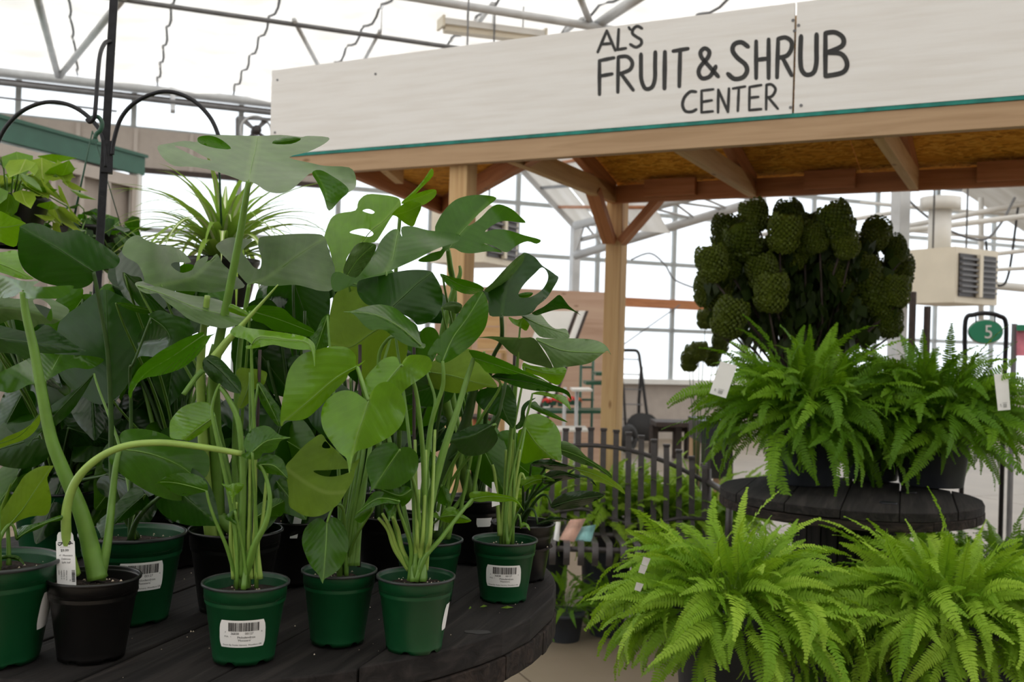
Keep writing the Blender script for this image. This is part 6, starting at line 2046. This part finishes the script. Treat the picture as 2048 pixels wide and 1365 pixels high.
# ================================================================== shepherd hook pole and hanging plants
HD = 2.42
hb = P(200, 480, HD)
hook = thing('shepherd_hook', (hb.x, hb.y, 0), 'tall black metal pole with three curved plant hooks at the left', 'hook pole')
pt, pm = P(230, -40, HD), P(200, 480, HD)
dirp = (pm - pt).normalized()
foot = pm + dirp * (pm.z / -dirp.z)
board('pole', foot, pt, .019, .019, 'iron', hook, up=V, bev=.002)
for pts in ([(211, 335), (210, 300), (196, 255), (152, 216), (100, 204), (50, 219), (14, 252), (-6, 290), (-10, 320)], [(224, 310), (228, 280), (243, 235), (275, 202), (328, 183), (380, 197), (418, 232), (437, 272), (440, 300)]):
    tube('arm', [P(x, y, HD - .012) for x, y in spline(pts, 6)], .0052, 'iron', hook, 8)
tube('arm', [P(x, y, HD - .012 + dd) for x, y, dd in spline([(221, 82, 0), (210, 86, -.02), (200, 110, -.06), (195, 160, -.10), (191, 215, -.12), (188, 236, -.12), (180, 244, -.12), (174, 238, -.12)], 6)], .0050, 'iron', hook, 8)
for y in (330, 300):
    p_ = P(214, y, HD)
    board('collar', p_ - ZW * .02, p_ + ZW * .02, .026, .030, 'iron', hook, up=V)


def blade(root, path, width, mat, parent, name='leaf'):
    """strap leaf along a world path"""
    vs, fs = [], []
    n = len(path)
    ul = []
    for i, p in enumerate(path):
        t = i / (n - 1)
        tg = (path[min(i + 1, n - 1)] - path[max(i - 1, 0)]).normalized()
        s = tg.cross(Vector((0, 0, 1)))
        s = s.normalized() if s.length > 1e-3 else Vector((1, 0, 0))
        u = s.cross(tg)
        w = width * (.55 + .45 * math.sin(math.pi * min(1, t * 1.3 + .1))) * (1 - t ** 3) + .0003
        for a in (-1, -.35, .35, 1):
            vs.append(p + s * w * a + u * w * .35 * abs(a))
        if i:
            b = 4 * (i - 1)
            fs.extend([(b, b + 1, b + 5, b + 4), (b + 1, b + 2, b + 6, b + 5), (b + 2, b + 3, b + 7, b + 6)])
    return vs, fs


spc = P(445, 518, 2.75)
spider = thing('spider_plant', tuple(spc), 'spider plant with long striped arching leaves behind the highest monstera leaf', 'potted plant')
vs, fs = lathe([(.07, -.13), (.072, -.128), (.095, -.02), (.10, -.01), (.10, 0), (.09, 0), (.085, -.02), (0, -.02)], 28)
link('pot', mesh('pot', vs, fs, True), 'pot_black', spider)
rr = random.Random(17)
for k in range(100):
    a = k * 2.39996
    f = (k + .5) / 100
    e0 = math.radians(88 - 55 * f + rr.uniform(-8, 8))
    L = rr.uniform(.27, .43)
    p = spc + Vector((.03 * f * math.cos(a), .03 * f * math.sin(a), -.01))
    path = [p]
    e = e0
    for i in range(12):
        path.append(path[-1] + Vector((math.cos(e) * math.cos(a), math.cos(e) * math.sin(a), math.sin(e))) * L / 12)
        e -= math.radians(rr.uniform(4, 9) + 5 * f)
    vs, fs = blade(None, path, rr.uniform(.009, .014), None, None)
    off = path[0]
    me = mesh('leaf', [v - off for v in vs], fs, True)
    me.materials.append(MATS['spider_green'])
    me.materials.append(MATS['spider_cream'])
    for i, pl in enumerate(me.polygons):
        pl.material_index = 1 if i % 3 == 1 and k % 2 == 0 else 0
    link('leaf', me, None, spider, Matrix.Translation(off - org(spider)))
tube('hanger', [P(437, 300, HD), P(440, 380, 2.55), spc + Vector((0, 0, .0))], .003, 'green_wire', spider, 5)


def small_leaf(vs, fs, c, tip, side, up, cup=.15):
    b = len(vs)
    l = tip
    vs.extend([c, c + l * .18 + side * .55 + up * .02, c + l * .5 + side * .52, c + l, c + l * .5 - side * .52, c + l * .18 - side * .55 + up * .02, c + l * .45 - up * cup])
    fs.extend([(b, b + 1, b + 6), (b + 1, b + 2, b + 6), (b + 2, b + 3, b + 6), (b + 3, b + 4, b + 6), (b + 4, b + 5, b + 6), (b + 5, b, b + 6)])


def trailing(name, label, centre, n, size, spread, mat, seed, droop=.5, pot=True, top=None):
    r = random.Random(seed)
    t = thing(name, tuple(centre), label, 'hanging plant')
    if pot:
        vs, fs = lathe([(.06, -.12), (.062, -.118), (.09, -.01), (.094, 0), (.088, 0), (.08, -.02), (0, -.02)], 24)
        link('pot', mesh('pot', vs, fs, True), 'pot_black', t)
    if top is not None:
        for k in range(3):
            a = k * 2.1 + .4
            tube('hanger', [centre + Vector((.09 * math.cos(a), .09 * math.sin(a), 0)), top], .0018, 'green_wire', t, 4)
    for k in range(n):
        a = r.uniform(0, 6.28)
        rad = spread[0] * math.sqrt(r.random())
        z = r.uniform(-spread[2], spread[1]) * (1 - .3 * rad / spread[0])
        c = Vector((rad * math.cos(a), rad * math.sin(a), z))
        tip = Vector((math.cos(a) * .7 + r.uniform(-.5, .5), math.sin(a) * .7 + r.uniform(-.5, .5), r.uniform(-.9, .3) - droop * .3)).normalized()
        s = size * r.uniform(.65, 1.2)
        side = tip.cross(Vector((r.uniform(-.3, .3), r.uniform(-.3, .3), 1))).normalized()
        up = side.cross(tip)
        vs, fs = [], []
        small_leaf(vs, fs, Vector(), tip * s, side * s * .62, up * s)
        me = mesh('leaf', vs, fs, True)
        ul = me.uv_layers.new(name='leaf')
        uvs = [(0, .5), (.2, 1), (.5, .95), (1, .5), (.5, .05), (.2, 0), (.45, .5)]
        for lp in me.loops:
            ul.data[lp.index].uv = uvs[lp.vertex_index]
        link('leaf', me, r.choice(mat), t, Matrix.Translation(c))
        if k % 3 == 0:
            b = Vector((rad * .2 * math.cos(a), rad * .2 * math.sin(a), -.02))
            tube('stem', [centre + b, centre + (b + c) / 2 + Vector((0, 0, .03)), centre + c], .0018, 'petiole', t, 5)
    return t


trailing('hanging_pothos', 'pothos with yellow green variegated leaves hanging from the left hook', P(18, 395, HD), 75, .085, (.14, .13, .10), ('leaf_variegated', 'leaf_variegated', 'leaf_light'), 5, top=P(-10, 320, HD))
trailing('hanging_ivy', 'dark trailing plant hanging behind the black hook pole', P(178, 455, 2.95), 170, .055, (.15, .07, .12), ('leaf_grey_sheen', 'leaf_mid', 'leaf_deep'), 6, top=P(185, 262, 2.8))
hk = thing('hanger_hook', tuple(P(188, 240, HD - .12)), 'small green plastic basket hanger on the middle hook', 'hanger')
tube('hook', [P(x, y, HD - .12) for x, y in spline([(183, 236), (196, 234), (204, 246), (201, 260), (193, 268), (190, 276)], 5)], .005, 'green_wire', hk, 8)
slab('plate', [P(182, 284, HD - .12), P(190, 268, HD - .12), P(197, 284, HD - .12)], .004, 'roof_green', hk)
wb = thing('wooden_planter', tuple(P(30, 430, 2.7)), 'small orange brown wooden planter corner behind the pothos', 'planter')
slab('side', [P(-20, 424, 2.95), P(53, 425, 2.95), P(53, 470, 2.95), P(-20, 470, 2.95)], -.15, 'fir_red', wb)
slab('rim', [P(-20, 420, 2.94), P(54, 421, 2.94), P(54, 426, 2.94), P(-20, 425, 2.94)], -.17, 'fir', wb)
